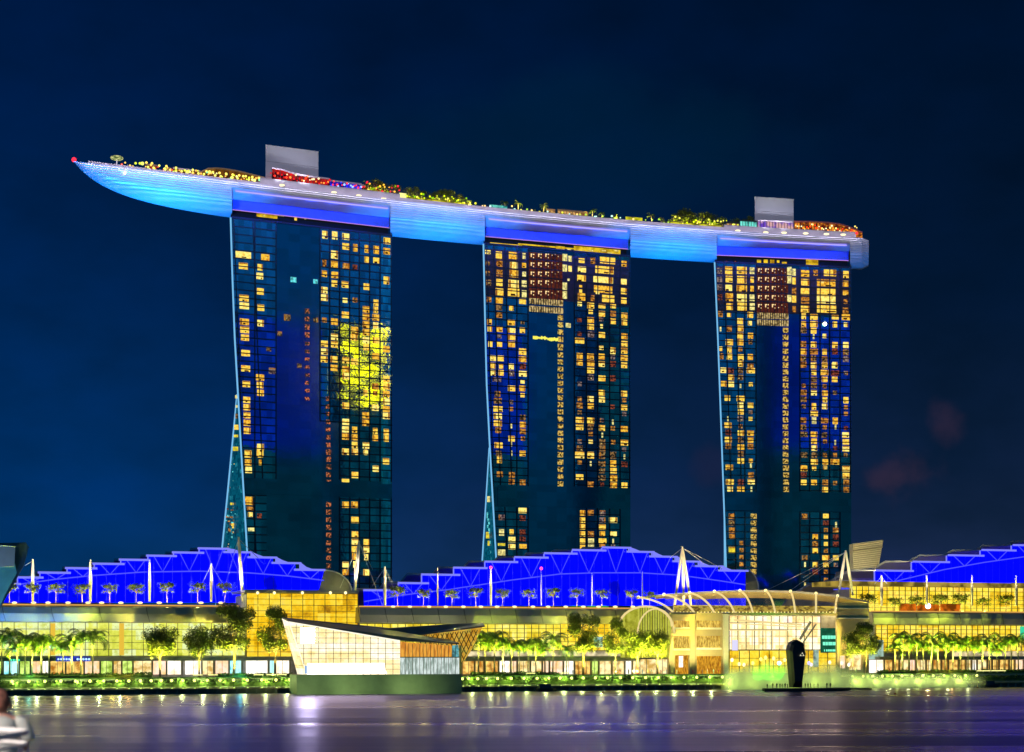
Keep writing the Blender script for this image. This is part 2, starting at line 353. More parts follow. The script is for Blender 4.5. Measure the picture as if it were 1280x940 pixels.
W2 = T(600, 300, 6.4, '62,97 w44 h34;62,185 s d;62,265 s d;70,340 d w40;72,475 w38 o;150,120 h60;155,185 h60 o;155,265 h56 o;155,340 h60;155,415 w64 h60;152,485 w60;152,540 d;152,600 o;155,713;155,770 g s;155,832 w44;265,125 w72 h60;270,200 w64 h60;270,270 w70 h62;268,350 w84 h64;268,420 w94 h66;250,545 w36 h44;250,660 w60;252,720 w62;252,778 w60;250,835 w60;352,128 w26 h50 w;352,200 w34 h46;353,275 w30 h46 w;353,350 w40 h56 w;353,430 w38 h60 w;340,490 w56;340,660 d w30 h30;338,722 w42;340,890 w56;678,140 w40 h60 w;678,225 w36 h60 w;678,370 w36 h62 w;678,440 w36 h64 w;720,150 w28 h50 w;720,230 w28 h50;708,318 w18 h20 w;705,683 w40 h38 w;812,165 w48 h40;815,235 w66 h50;812,305 w70 h52;805,370 s w24 h20;805,405 s w24;812,455 w60 h62;797,512 s;795,640 r s;795,750 r s;797,805 w74;902,165 w38 h54 o;1020,165 w124 h56;995,240 w150 h62;985,320 w160 h62;985,395 w150 h60;1025,470 w100 h60;940,410 w30 h50;900,465 w30 h50 o;885,525 w56;885,575 s;885,640 w52;885,695 w52;888,755 w52 g;975,530 s w56;975,590;970,635 s g;972,690 s w20;975,760;970,862 s;1065,530 s w44;1062,590 o;1060,650 w52;1060,890 w46;1152,190 w42 h48;1150,335 w46 h50;1150,410 w46 h52;1150,485 w44 h52;1155,605;1155,660 w44;1155,770;1155,830;1155,885;75,655 w38;78,710 w36;82,832 w34', 50, 48)
W2 += T(600, 300, 6.4, col(643, range(505, 895, 58), 'p', 'w44 h44'))+T(600, 430, 6.4, col(643, range(30, 900, 57), 'p', 'w44 h42'))+T(600, 560, 6.4, col(643, range(55, 300, 58), 'p', 'w46 h42'))
W2 += T(600, 430, 6.4, '103,113;165,115;103,172 w40;168,180 s;103,230 w42;168,230 w42;135,285 g w72 h36;140,400 d;142,455 d w64;143,520 w74;142,578 w66;142,635 w66;145,690 o;148,810 w66;150,875 d;250,180 w40;250,235 g;252,355 w58;248,465 g s;248,520 s o;250,655 t;252,757 w52;250,800 t;252,875 t;340,65 w60;340,122 w60;342,180 r;342,238 w62;340,300 s;337,355 w48;340,410 s;342,588 d;342,645;342,700 o;343,757 o s;340,875;797,95;797,150;797,320 g s;797,440 o s;797,492 o;797,548 d s;797,608 w64;797,665 w60;797,780 g s;797,835 d;797,885 w72;883,100 w54;885,155 w60;885,212 w56;885,268 g;885,440;885,497;885,612 w56;885,665 d;885,720 o s;885,780 s;885,885;970,30 s;973,100;973,160;975,275 w56;973,390;975,445;975,610 g s;975,672;978,730 t;978,785 d;978,835 d;978,885 d;1060,50;1062,105 s g;1062,160 r;1062,275 r;1060,503 r s;1062,625 t;1062,675 o s;1065,785 o s;1065,885 d;1153,55;1153,112 w56;1153,170;1153,398;1153,450 s o;1153,508;1153,560 g s;1152,680 w60;1152,790 w64;1152,845 g s', 48, 48)
W2 += T(600, 560, 6.4, '155,95 w40 h56;158,210 o;340,42;252,40 t;255,215 o;253,270 o;340,275 o;797,60 w74;797,115 o s;797,232 w60;885,62 w54;885,125 t;885,290 o;975,65 d;975,128 d w56;975,182 d;975,240 d w60;975,290 r s;1065,65 d;1065,125 h56;1065,182 w56;1065,242 w64 h54;1067,298 w56;1155,70 t;1155,130 r;1155,298;340,500 w66;340,560 r;172,555 g;340,675 r;340,730 r;343,790 w60;172,675 w40 h56 w;252,672 w34;255,732 w56;255,790 w56;172,772 w58 h22 Y;172,838 w60 h56 w;820,520 w42;820,577 w42;820,630 w42;820,688 w42;820,745 w42;820,797 w42;885,518 o;887,688 o;888,745 w;888,795 w;980,520 g;980,577 g;978,632 w54;978,688 w44;980,745 w62;978,790 o;1065,577 w66;1065,690 w58;1065,745 t;1065,790 s g', 48, 46)
W2 += T(560, 600, 1, '0,0 t') [:0]
W3 = T(885, 320, 6.4, '90,118 g;90,185 g;90,250 g;90,330 r;95,465 o;165,115 w58 h66;168,185 w56 h56;165,258 w56 h60;170,330 w60 h66;172,405 w52 h56;168,470 s;170,583 o w40;170,690 w60;170,750 w40;170,805 w46;270,115 w80 h62;270,190 w76 h64;270,262 w84 h62;270,335 w78 h64;272,405 w74 h66;257,522;260,580;258,637;260,692;258,748 o s;258,810 w54;258,862 w44;352,118 w38 h56 w;352,190 w28 h50;352,262 w28 h48;352,335 w40 h56 w;353,405 w40 h58 w;338,472;335,538 s;340,638 w42;340,690 d s;338,808 w42;340,885 w50 o;100,583 t;100,742 s w28;103,802 o w40;650,120 w36 h70 w;650,190 w34 h62 w;650,340 w34 h60 w;688,130 w28 h60 w;688,200 w28 h60;688,280 w34 h56 o;688,345 w34 h60;688,425 w30 h52 o;780,140 w74 h56;778,210 w68 h56;778,285 w74 h56;778,355 w70 h56 o;780,425 w76 h56;860,135 o w36;975,135 w100 h56;945,215 w150 h60;945,290 w150 h60;945,352 w152 h62;948,425 w156 h62;1103,148 w44 h60;1100,222 w44;1100,298 w44;1100,365 s o;1100,437 w46 o;765,482 w36;847,488 w60;765,545 w38;847,545 w60;765,595 d;845,598;845,645 t;762,705 o;845,708;765,765;848,765 o w62;762,820 d;845,820 d;765,870 o;845,875;932,640 s;932,767 w36;932,825 d;932,875;1017,490 s w56;1015,548 w36;1015,712 w44;1015,765 r;1015,872 w42;1102,490 w66;1102,550 s;1102,712 w44;1102,770 d;1102,825 g', 46, 50)
W3 += T(885, 320, 6.4, col(620, range(595, 895, 56), 'p', 'w44 h42'))+T(885, 450, 6.4, col(620, range(40, 890, 55), 'p', 'w44 h42'))+T(885, 580, 5.875, col(573, range(30, 200, 52), 'p', 'w42 h40')+';'+col(335, range(383, 860, 51), 'p', 'w44 h40'))
W3 += T(885, 450, 6.4, '122,82;125,190;182,85 r;185,140;185,195;155,305;160,470 t;160,522 w58;162,580 r;162,637 w56;162,690 o;170,858 w60;258,28;258,85 d;258,140 d;260,205 t;260,308 w66;260,362;262,415;258,470 g;260,530 s o;262,585 w52;262,640 d;262,697 w56;262,752 d;262,808 w54;342,85 w66;342,195 s;340,362;340,418 g s;340,470 s;340,585 w54;340,640;340,692 o;342,805 s;342,850 t;762,40 o;765,205 o s;765,260 o;765,315 d;765,372 d s;763,482 o;763,538 d;765,595 w66 d;767,760 w60 d;767,868 w54;845,45;847,100 w40;847,155 d;847,205 d;847,262;847,372 w36 h56;850,428 w58;848,485 w36 h56 w;848,595 w54;848,650;850,705;850,760 d;850,815 w56;850,868 s;933,45;932,100 w62;933,155;932,210 o s;935,265;935,318 w38;933,372 w44;933,485 o w58;933,538 o s;930,600 d;935,652 o s;935,760 o s;938,815 w46;935,865 s o;1013,45;1015,105 r w66;1013,155;1015,262 d s;1017,487 w42 h56;1020,535 t;1017,660 t;1017,705 r s;1015,760 o s;1015,815 w70;1102,105 g s;1103,322 w40 h54;1103,378 o s;1103,430 o s;1103,545 r s;1100,600 w54;1102,655 w52;1102,710 w54;1102,760 d s;1102,870 w56', 46, 46)
W3 += T(885, 580, 5.875, '157,25 w50;160,132 w58;162,183 w42;240,132 r;242,183 w58;315,80 o;317,130 w52;315,15 t;318,185 t;703,30;703,82 r;703,135;778,30 s;778,135 w42;860,25 s;860,135 o;860,188;933,140 o s;1013,35 w54;1013,85 w50;1015,135 o;1015,188 o;172,383 o;172,432 d;175,485 o;175,532 o;178,632 Y w54 h50;245,580 o s;245,632 o s;245,683 o s;245,735 o s;710,385 o;865,385;865,435 r;865,485 s o;865,535 s;865,587 s;865,637 s o;865,690 w54;865,740 w40;865,790 s o;865,850 s o;865,890 s o;787,535 w40;787,587 o;787,637 w40;787,740 w38;787,790 r;940,445 t;938,488 o;938,537 r;938,590 r;938,690;938,740 g s;710,690 d;712,740 t;712,890 t;787,890 t', 42, 42)
for nm, uu in (('a', 0),): pass

M['glassA'] = tower_glass('curtain_wall_teal', (74, 168, 190), cellw=2.15)
M['glassB'] = tower_glass('curtain_wall_deep', (58, 136, 160), rough=.07, metal=.985, cellw=4.4, amp=.14, bump=.006)
M['atrium'] = litglass('atrium_glass', [(0, 44, 66), (0, 66, 88), (6, 92, 116), (0, 58, 84), (40, 150, 170)], (1.4, 1.6), .9)
M['led'] = emat('edge_led', (120, 192, 240), 1.0)
M['crownled'] = emat('crown_led_violet', (150, 140, 255), 1.6)
M['fascia'] = mat('crown_fascia_bluelight', (.06, .14, .62), .5, var=.1, vscale=.3); M['gutterled'] = emat('gutter_led', (210, 150, 236), .9)  # blue floodlight is worked into the fascia's paint colour
M['club'] = emat('club_floor_light', (112, 50, 34), .8, var=.8, vscale=.5, dark=(46, 22, 28), lo=.3, hi=.7, stretch=(1, 1, 2.2))
M['clubdark'] = mat('club_floor_spandrel', (.05, .04, .06), .5, .2, var=.2)
M['tlamp'] = emat('club_wall_lamp', (255, 216, 150), 1.2)
M['striplight'] = emat('strip_room_light', (226, 196, 130), .9, var=.5, vscale=.8, dark=(110, 88, 44), lo=.4, hi=.6)
M['crownyellow'] = emat('crown_room_light', (244, 206, 44), 1.0, var=.6, vscale=.35, dark=(150, 110, 14), lo=.35, hi=.6)
M['crowndark'] = mat('crown_recess', (.008, .018, .018), .9, 0, var=.2); M['crowndark'].node_tree.nodes['Principled BSDF'].inputs['Specular IOR Level'].default_value = .1

def build_tower(nm, tw, uL, uR, wins, ledge, back, vcols, dark_rows, label, club=None, crown=(), glowlabel=None, zones=(), splash=()):
    base = tw.P((uL+uR)/2, z=5.0)
    root = thing('hotel_tower', label, 'skyscraper', base, 'three hotel towers')
    zs = [5.0+i*(tw.ztop-5.0)/30 for i in range(31)]
    # front slab: facade sheet, bay of the leaning left end, right end, roof, with real thickness
    th = 13.0
    front = [(tw.edge(ledge, z), z) for z in zs]
    mbA = MB(); mbZ = MB()
    for (u0, z0), (u1, z1) in zip(front, front[1:]):
        a, b, c, d = tw.P(u0, z=z0), tw.P(uR, z=z0), tw.P(uR, z=z1), tw.P(u1, z=z1)
        mbA.poly([a, b, c, d])
        ra = Vector((a.x, a.y, 0)).normalized()*th; rb = Vector((b.x, b.y, 0)).normalized()*th
        mbZ.poly([a+ra, a, d, d+Vector((d.x, d.y, 0)).normalized()*th]); mbZ.poly([b, b+rb, c+rb, c]); mbZ.poly([b+rb, a+ra, d+Vector((d.x, d.y, 0)).normalized()*th, c+rb])
    part('glass_facade', mbA, M['glassB'], root)
    part('side_wall', mbZ, M['glassB'], root)
    # window bays stand 40 mm proud of the plain glass
    for (u0, u1, v0, v1) in zones:
        mbW = MB()
        a, b = tw.P(u0, v1), tw.P(u1, v1); z0 = (a.z+b.z)/2; z1 = tw.P((u0+u1)/2, v0).z
        z1 = min(z1, tw.ztop-.3)
        if v0 < 340: z1 = tw.ztop-.3
        n_ = 12
        for i in range(n_):
            za, zb = z0+(z1-z0)*i/n_, z0+(z1-z0)*(i+1)/n_
            ua, ub = (max(u0, tw.edge(ledge, za)+1.2), max(u0, tw.edge(ledge, zb)+1.2)) if u0 < uL+30 else (u0, u0)
            mbW.poly([tw.P(ua, z=za, off=.04), tw.P(u1, z=za, off=.04), tw.P(u1, z=zb, off=.04), tw.P(ub, z=zb, off=.04)])
        part('window_bay', mbW, M['glassA'], root)
    # mullions and floor lines
    mm = MB()
    for (u0, u1, v0, v1) in zones:
        zlo = tw.P((u0+u1)/2, v1).z; zhi = tw.ztop-.3 if v0 < 340 else tw.P((u0+u1)/2, v0).z
        k = 0
        z = tw.ztop-.3
        while z > zlo-1:
            if z <= zhi+.5:
                ul = max(u0, tw.edge(ledge, z)+1.2) if u0 < uL+30 else u0
                a, b = tw.P(ul, z=z, off=.05), tw.P(u1, z=z, off=.05); o = tw.n*.22
                up = Vector((0, 0, .42)); mm.hexa([a+o, b+o, b, a, a+o+up, b+o+up, b+up, a+up])
            z -= 3.2
        for uc in vcols:
            if u0-1 <= uc <= u1+1:
                a = tw.P(uc-.55, z=zlo, off=.05); b = tw.P(uc+.55, z=zlo, off=.05); o = tw.n*.3; up = Vector((0, 0, zhi-zlo))
                lean = Vector((0, 0, 0))
                if uc < uL+30:      # these follow the leaning end
                    sh = tw.edge(ledge, zlo)-tw.edge(ledge, zhi); a = tw.P(uc-.55+sh*.8, z=zlo, off=.05); b = tw.P(uc+.55+sh*.8, z=zlo, off=.05)
                    lean = tw.P(uc, z=0)-tw.P(uc+sh*.8, z=0)
                mm.hexa([a+o, b+o, b, a, a+o+up+lean, b+o+up+lean, b+up+lean, a+up+lean])
    part('mullion_grid', mm, M['mull'], root)
    for (u0, u1, v0, v1) in dark_rows:
        mb = MB(); tw.win(mb, (u0+u1)/2, (v0+v1)/2, u1-u0, v1-v0, .05, .36); part('plant_floor_louvre', mb, M['glassB'], root)
    # lit windows: the largest as parts of their own, the rest together
    wins = sorted(wins, key=lambda w: -w[2]*w[3]*({'R': .4, 'd': .7}.get(w[4], 1)))
    rw = random.Random(len(wins))
    def room(u, v, w, h, k):
        kk = rw.choice(('y', 'y', 'y2', 'y3')) if k == 'y' else k
        bits = [(kk, u, v, w, h, .06, .14)]
        if k in 'yoYdg' and w > 5:
            r1 = rw.random()
            if r1 < .35: bits.append(('cur', u+(w*.36)*rw.choice((-1, 1)), v, w*.22, h*.94, .142, .17))
            elif r1 < .55: bits.append(('cur', u, v-h*.36, w*.96, h*.18, .142, .17))
            if rw.random() < .55: bits.append(('fur', u+rw.uniform(-.3, .3)*w, v+h*rw.uniform(.22, .38), w*rw.uniform(.15, .5), h*rw.uniform(.15, .3), .142, .18))
            if rw.random() < .35: bits.append(('w', u+rw.uniform(-.3, .3)*w, v+h*rw.uniform(-.1, .25), w*.12, h*.16, .142, .19))
        return bits
    def build_room_mesh(name, bitlist):
        me_all = MB(); mi = []; mats = []
        for (k2, u_, v_, w_, h_, o0, o1) in bitlist:
            mb = MB(); tw.win(mb, u_, v_, w_*.98, h_*.94, o0, o1)
            if k2 not in mats: mats.append(k2)
            o_ = len(me_all.v); me_all.v += mb.v; me_all.f += [tuple(q+o_ for q in f) for f in mb.f]; mi += [mats.index(k2)]*len(mb.f)
        o = part(name, me_all, WM[mats[0]], root)
        for m_ in mats[1:]: o.data.materials.append(WM[m_])
        o.data.polygons.foreach_set('material_index', mi); return o
    for w5 in wins[:100]: build_room_mesh('lit_window', room(*w5))
    rest = []
    for w5 in wins[100:]: rest += room(*w5)
    if rest: build_room_mesh('further_lit_windows', rest)['kind'] = 'stuff'
    # club floors
    if club:
        u0, u1, v0, v1, xs, rows, cream = club
        mb = MB(); tw.win(mb, (uL+uR)/2, (v0+v1)/2+1, uR-uL-4, v1-v0, .03, .052); part('club_floor_wall', mb, M['clubdark'], root)
        mb = MB(); tw.win(mb, (u0+u1)/2, (v0+v1)/2, u1-u0, v1-v0, .05, .1); lounge_ = part('club_lounge_glazing', mb, M['club'], root)
        mb = MB()
        for r_ in rows:
            for x in xs:
                tw.win(mb, x, r_-1.6, 4.6, 1.3, .12, .2); tw.win(mb, x-1.6, r_+.2, 1.2, 3.0, .12, .2); tw.win(mb, x+1.2, r_+2.6, 1.2, 1.4, .12, .2)
        for r_ in rows:
            for x in (xs[-1]+6, xs[-1]+10, xs[-1]+14): tw.win(mb, x, r_+random.uniform(-2, 3), 1.1, 1.1, .12, .2)
        part('lounge_lamp', mb, M['tlamp'], lounge_)
        mb = MB()
        for r_ in rows: tw.win(mb, (u0+u1)/2, r_-5.2, u1-u0, 1.4, .1, .3)
        for i in range(1, 9): 
            x = u0+(u1-u0)*i/9; tw.win(mb, x, (v0+v1)/2, .7, v1-v0, .1, .3)
        part('lounge_frame', mb, M['mull'], lounge_)
        for r_ in cream:
            mb = MB(); tw.win(mb, (u0+u1)/2+.5, r_, u1-u0, 7.2, .06, .16); sw_ = part('strip_window', mb, M['striplight'], root)
            mb = MB()
            for i in range(1, 14): tw.win(mb, u0+(u1-u0)*i/14, r_, .9, 7.4, .17, .3)
            part('strip_window_bars', mb, M['mull'], sw_)
    # crown: a recessed storey between the facade and the sky park, its gutter, its lights
    mb = MB()
    a, b = tw.P(uL+2, z=tw.ztop, off=-1.6), tw.P(uR-3, z=tw.ztop, off=-1.6); bk = Vector((a.x, a.y, 0)).normalized()*12
    up = Vector((0, 0, 8.3)); mb.hexa([a, b, b+bk, a+bk, a+up, b+up, b+bk+up, a+bk+up]); crown_ = part('crown_storey', mb, M['crowndark'], root)
    a, b = tw.P(uL+3, z=191.4, off=-.2), tw.P(uR-3, z=191.4, off=-.2); bk = Vector((a.x, a.y, 0)).normalized()*1.2; up = Vector((0, 0, 4.3))
    mb = MB(); mb.hexa([a, b, b+bk, a+bk, a+up, b+up, b+bk+up, a+bk+up]); part('crown_fascia', mb, M['fascia'], root)
    mb = MB(); mb.tube([a+Vector((0, -.25, -.1)), b+Vector((0, -.25, -.1))], .16, 5); part('gutter_light', mb, M['gutterled'], root)
    mb = MB(); a, b = tw.P(uL, z=tw.ztop, off=.4), tw.P(uR, z=tw.ztop, off=.4); up = Vector((0, 0, .6)); bk = Vector((a.x, a.y, 0)).normalized()*16
    mb.hexa([a, b, b+bk, a+bk, a+up, b+up, b+bk+up, a+bk+up]); part('crown_ledge', mb, M['mull'], root)
    for (u, v, w, h, k) in crown:
        mb = MB(); tw.win(mb, u, v, w, h, -1.58, -1.3); part('crown_light', mb, {'Y': M['crownyellow'], 't': M['tlamp']}.get(k) or WM[k], crown_)
    # back leg, atrium between the legs, light lines along the edges
    if back:
        (ub0, zb0) = back[0][0], tw.P(back[0][0], back[0][1]).z
        zz = [zb0*(1-i/14)+5.0*(i/14) for i in range(15)]
        def bpt(z, extra=0):
            f = (zb0-z)/(zb0-5.0); off = 12+34*f**1.2+extra
            u = np.interp(-z, [-tw.P(q[0], q[1]).z for q in back], [q[0] for q in back])
            # sight line u at a distance `off` behind the facade's left edge
            p = tw.P(tw.edge(ledge, z), z=z); Y = p.y+off*.95; return Vector(((u-640)/FPX*Y, Y, z))
        leg = MB(); atr = MB(); led = []; ledf = []
        for z0, z1 in zip(zz[1:], zz):
            p0, p1 = bpt(z0), bpt(z1); w0 = tw.d*52
            q0, q1 = bpt(z0, 10), bpt(z1, 10)
            leg.poly([p0, p0+w0, p1+w0, p1]); leg.poly([q0, p0, p1, q1]); leg.poly([p0+w0, q0+w0, q1+w0, p1+w0]); leg.poly([q0+w0, q0, q1, q1+w0])
            f0, f1 = tw.P(tw.edge(ledge, z0), z=z0), tw.P(tw.edge(ledge, z1), z=z1)
            atr.poly([p0, f0, f1, p1])
        for z in zz: led.append(bpt(z)+Vector((-.1, -.5, 0)))
        part('back_leg', leg, M['glassB'], root); part('atrium_glass', atr, M['atrium'], root)
        mb = MB(); mb.tube(led, .36, 6); part('edge_light', mb, M['led'], root)
    mb = MB(); mb.tube([tw.P(tw.edge(ledge, z), z=z, off=.3) for z in zs if back or z < 80], .34 if back else .22, 6); part('edge_light', mb, M['led'], root)
    for (u, v, w, h, k, dY) in splash:
        p = tw.P(tw.edge(ledge, tw.P(uL, v).z), v=v); Y = p.y+dY-1.0; c = Vector(((u-640)/FPX*Y, Y, CAM_Z+(VH-v)*Y/FPX)); s_ = Y/FPX
        mb = MB(); mb.wbox(c.x-w*s_/2, c.x+w*s_/2, c.y-.3, c.y+.1, c.z-h*s_/2, c.z+h*s_/2); part('atrium_lamp', mb, WM[k], root)  # glowing flecks stand in for reflections in the atrium glass
    return root

T1 = Tower(288, 490, 272, 295); T2 = Tower(604, 788, 305, 321); T3 = Tower(893, 1064, 328, 335)
rt = random.Random(3)
spl = [(291, 588-92, 3, 4, 'w', 1), (295, 508, 3, 3, 'w', 2), (295, 520, 4, 6, 'd', 3), (294.5, 534, 6, 6, 'y', 4), (294, 545, 7, 3, 'Y', 5), (293.5, 561, 9, 5, 'Y', 6)]
spl += [(291+rt.gauss(0, 4.5)*1.0, 652+rt.gauss(0, 11), rt.uniform(1.2, 3.2), rt.uniform(1.2, 3), rt.choice('yyoYcdr'), 14) for _ in range(34)]
spl += [(291+rt.uniform(-6, 8), rt.uniform(575, 690), rt.uniform(.8, 1.5), rt.uniform(.8, 1.6), rt.choice('cccgw'), 12) for _ in range(26)]
spl = [(min(max(u_, 297-(v_-490)*.095+w_*.6), 297+(v_-490)*.055-w_*.6), v_, w_, h_, k_, d_) for (u_, v_, w_, h_, k_, d_) in spl]
t1 = build_tower('1', T1, 288, 490, W1, [(288, 272), (290, 340), (293, 420), (297, 490), (301, 560), (309, 695), (318, 800)],
  [(297, 488), (287, 590), (277, 692), (266, 800)], [292, 316, 318.5, 345, 400, 412, 424.5, 437, 449, 462, 475, 489], [(306, 489, 601, 620)],
  'glass hotel tower nearest the long pointed end of the roof garden, yellow glow in it', crown=[(335, 267, 26, 8, 'Y'), (352, 266, 9, 6, 'w'), (371, 270, 3, 9, 'y'), (331, 269, 2, 2, 'w'), (383, 272, 2, 2, 'w')],
  zones=[(291, 345, 272, 601), (400, 490, 290, 530), (425, 490, 530, 601), (300, 333, 620, 790), (425, 490, 620, 790)], splash=spl)
spl2 = [(615, 600, 3, 7, 'w', 6), (613.5, 624, 9, 7, 'w', 8), (613.5, 669, 12, 8, 'Y', 12), (614, 679, 9, 6, 'Y', 12)]
spl2 += [(609+(v-640)*.12+rt.uniform(-1.5, 1.5), v, 2.0, 3.4, 'c', 10) for v in range(642, 700, 4)]
t2 = build_tower('2', T2, 604, 788, W2, [(604, 305), (606, 400), (608, 480), (612, 560), (620, 700), (626, 800)],
  [(612, 556), (608, 620), (603, 700), (597, 800)], [608, 617, 631, 646, 660, 718, 733, 747, 762, 775, 787], [(622, 786, 609, 634)],
  'glass hotel tower standing between the other two towers', club=(661, 703, 316.5, 375, [665.5, 674.8, 683.8], [319.5, 330.5, 342, 353, 366], (377.6, 387.2)),
  crown=[(634, 307, 40, 6.5, 'Y'), (665.5, 311, 4, 4, 't'), (674.5, 311.5, 4, 4, 't'), (684, 312, 4, 4, 't'), (702, 311, 11, 8, 'Y'), (713, 313, 5, 5, 'w'), (748, 314, 58, 10, 'Y'), (684, 307, 70, 1.5, 'Y')]+
        [(724+i*8, 312.5+(i % 2)*3, 6, 1.6, 'w') for i in range(7)],
  zones=[(606, 660, 305, 609), (718, 788, 320, 609), (618, 660, 634, 790), (724, 775, 634, 790)], splash=spl2)
t3 = build_tower('3', T3, 893, 1064, W3, [(893, 328), (897, 420), (900, 500), (905, 640), (907, 700), (910, 800)],
  [(905.6, 636), (906, 700), (905, 800)], [895, 905, 918, 931, 945, 1000, 1012, 1025, 1037, 1050, 1063], [(905, 1062, 617, 639)],
  'glass hotel tower farthest from the pointed end of the roof garden, under its blunt end', club=(946, 985, 334.5, 391, [949.8, 958.5, 967], [338, 349, 360, 371.5, 382.5], (395, 403.6)),
  crown=[(950, 326.5, 5, 5, 'Y'), (958.5, 326.2, 5, 5, 'Y'), (966.6, 326.4, 5, 5, 'Y'), (974, 326, 3, 3, 'Y'), (981.8, 328.5, 6, 4, 'Y'), (1016.5, 328, 15, 9, 'Y'), (921, 327, 3, 3, 'r'), (909, 327, 3, 3, 'r')],
  zones=[(895, 945, 330, 615), (1000, 1064, 333, 615), (907, 942, 640, 790), (1000, 1050, 640, 790)])
mb = MB()
for i in range(16):
    z0_, z1_ = 20+i*10.4, 20+(i+1)*10.4; mb.poly([T1.P(476.5, z=z0_, off=.045), T1.P(489.3, z=z0_, off=.045), T1.P(489.3, z=z1_, off=.045), T1.P(476.5, z=z1_, off=.045)])
part('corner_glass', mb, tower_glass('corner_glass', (100, 208, 232), cellw=1.1, amp=.5), t1)
star = MB(); c_ = T3.P(1030.6, 405.2, off=.5); star.ball(c_, .9, 8, 6); part('bright_room_lamp', star, emat('bright_lamp', (255, 250, 200), 6), t3)
sign = MB(); 
for i in range(16): T2.win(sign, 667+i*2.0, 421.5+i*.22+rt.uniform(-.6, .6), 1.8, rt.uniform(2.2, 4.5), .05, .2)
part('facade_glow_strip', sign, emat('glow_strip', (250, 240, 90), 1.1), t2)  # row of glowing yellow dashes along the facade

# ------------------------------------------------------------------ the sky park
park = thing('sky_park', 'long boat-shaped roof garden bridging the tops of the three hotel towers', 'roof garden', (rim(640).x, rim(640).y+19, 188))
def hull_pts(u, full, n=28):
    p = rim(u); r = p.normalized(); q0 = rim(92)
    s = (p-q0).length; W = 20.0; dp = 8.6
    w = W*(1-math.exp(-s/24.0))**.8 if s > 0 else .05
    dpt = dp*(1-math.exp(-s/10))*(.82+.18*min(1, s/80))
    se = (rim(1085)-p).length
    if u > 1040:
        pass
    w = max(w, .25); dpt = max(dpt, .3)
    pts = []
    for i in range(n+1):
        th = math.pi*i/n; a = w-w*math.cos(th); z = Z_RIM-dpt*(.36*min(1, a/(.16*w), (2*w-a)/(.16*w))**.7+.64*math.sin(th)**1.15)
        if not full: z = max(z, 195.6)
        q = p+r*a; pts.append(Vector((q.x, q.y, z)))
    return pts
def hull_section(u0, u1, full, ns):
    mb = MB(); rows = []
    for i in range(ns+1):
        rows.append(hull_pts(u0+(u1-u0)*(i/ns)**(1.6 if u0 < 95 else 1), full))
    m = len(rows[0]); b = len(mb.v)
    for r_ in rows: mb.v += [tuple(p) for p in r_]
    for i in range(len(rows)-1):
        for j in range(m-1): mb.f.append((b+i*m+j, b+(i+1)*m+j, b+(i+1)*m+j+1, b+i*m+j+1))
    for i in range(len(rows)-1): mb.f.append((b+i*m+m-1, b+(i+1)*m+m-1, b+(i+1)*m, b+i*m))
    mb.f.append(tuple(b+j for j in range(m))); mb.f.append(tuple(b+(len(rows)-1)*m+j for j in reversed(range(m))))
    o = part('hull' if full else 'hull_over_tower', mb, M['hull'], park)
    me = o.data; fl = [len(p.vertices) == 4 and abs(p.normal.z) < .999 for p in me.polygons]; me.polygons.foreach_set('use_smooth', fl)
    try:
        me.set_sharp_from_angle(angle=R(35))
    except Exception: pass
    return o
hull_section(92, 290, True, 36); hull_section(290, 488, False, 14); hull_section(488, 606, True, 14)
hull_section(606, 788, False, 12); hull_section(788, 896, True, 10); hull_section(896, 1062.5, False, 12)
# stern: short full section with a chamfered end
mb = MB(); a = hull_pts(1062.5, True); b = hull_pts(1077, True); ctr = deck(1090, 24, 0)
c = []
for i, p in enumerate(b):
    f = .55; q = Vector(p); dd = deck(1086, 0, 0)-deck(1077, 0, 0); lat = (p-b[len(b)//2]); lat.z = 0
    q = q+Vector((dd.x, dd.y, 0))*1.0-lat*.22; q.z = Z_RIM-(Z_RIM-p.z)*.86 if p.z < 195 else p.z
    c.append(q)
m = len(a); mb.v = [tuple(x) for x in a+b+c]
for k in range(2):
    for j in range(m-1): mb.f.append((k*m+j, (k+1)*m+j, (k+1)*m+j+1, k*m+j+1))
    mb.f.append((k*m+m-1, (k+1)*m+m-1, (k+1)*m, k*m))
mb.f.append(tuple(range(m))); mb.f.append(tuple(2*m+j for j in reversed(range(m))))
part('stern_hull', mb, M['hull'], park)
# violet light lines under the lip over each tower, with the blue floodlights that wash the soffit and the crown
for (u0, u1) in ((294, 485), (611, 784), (900, 1058)):
    pts = [deck(u0+(u1-u0)*i/10, 3.2, 195.1) for i in range(11)]
    mb = MB(); mb.tube(pts, .32, 6); part('lip_light', mb, M['crownled'], park)
    for i in range(7):
        u = u0+(u1-u0)*(i+.5)/7
        p0 = deck(u, 4.2, 194.9); p1 = deck(u, 12.5, 193.2)
        spot('soffit_flood', p0, p1, 5200, (.015, .06, 1.0), 150, .8, .6)
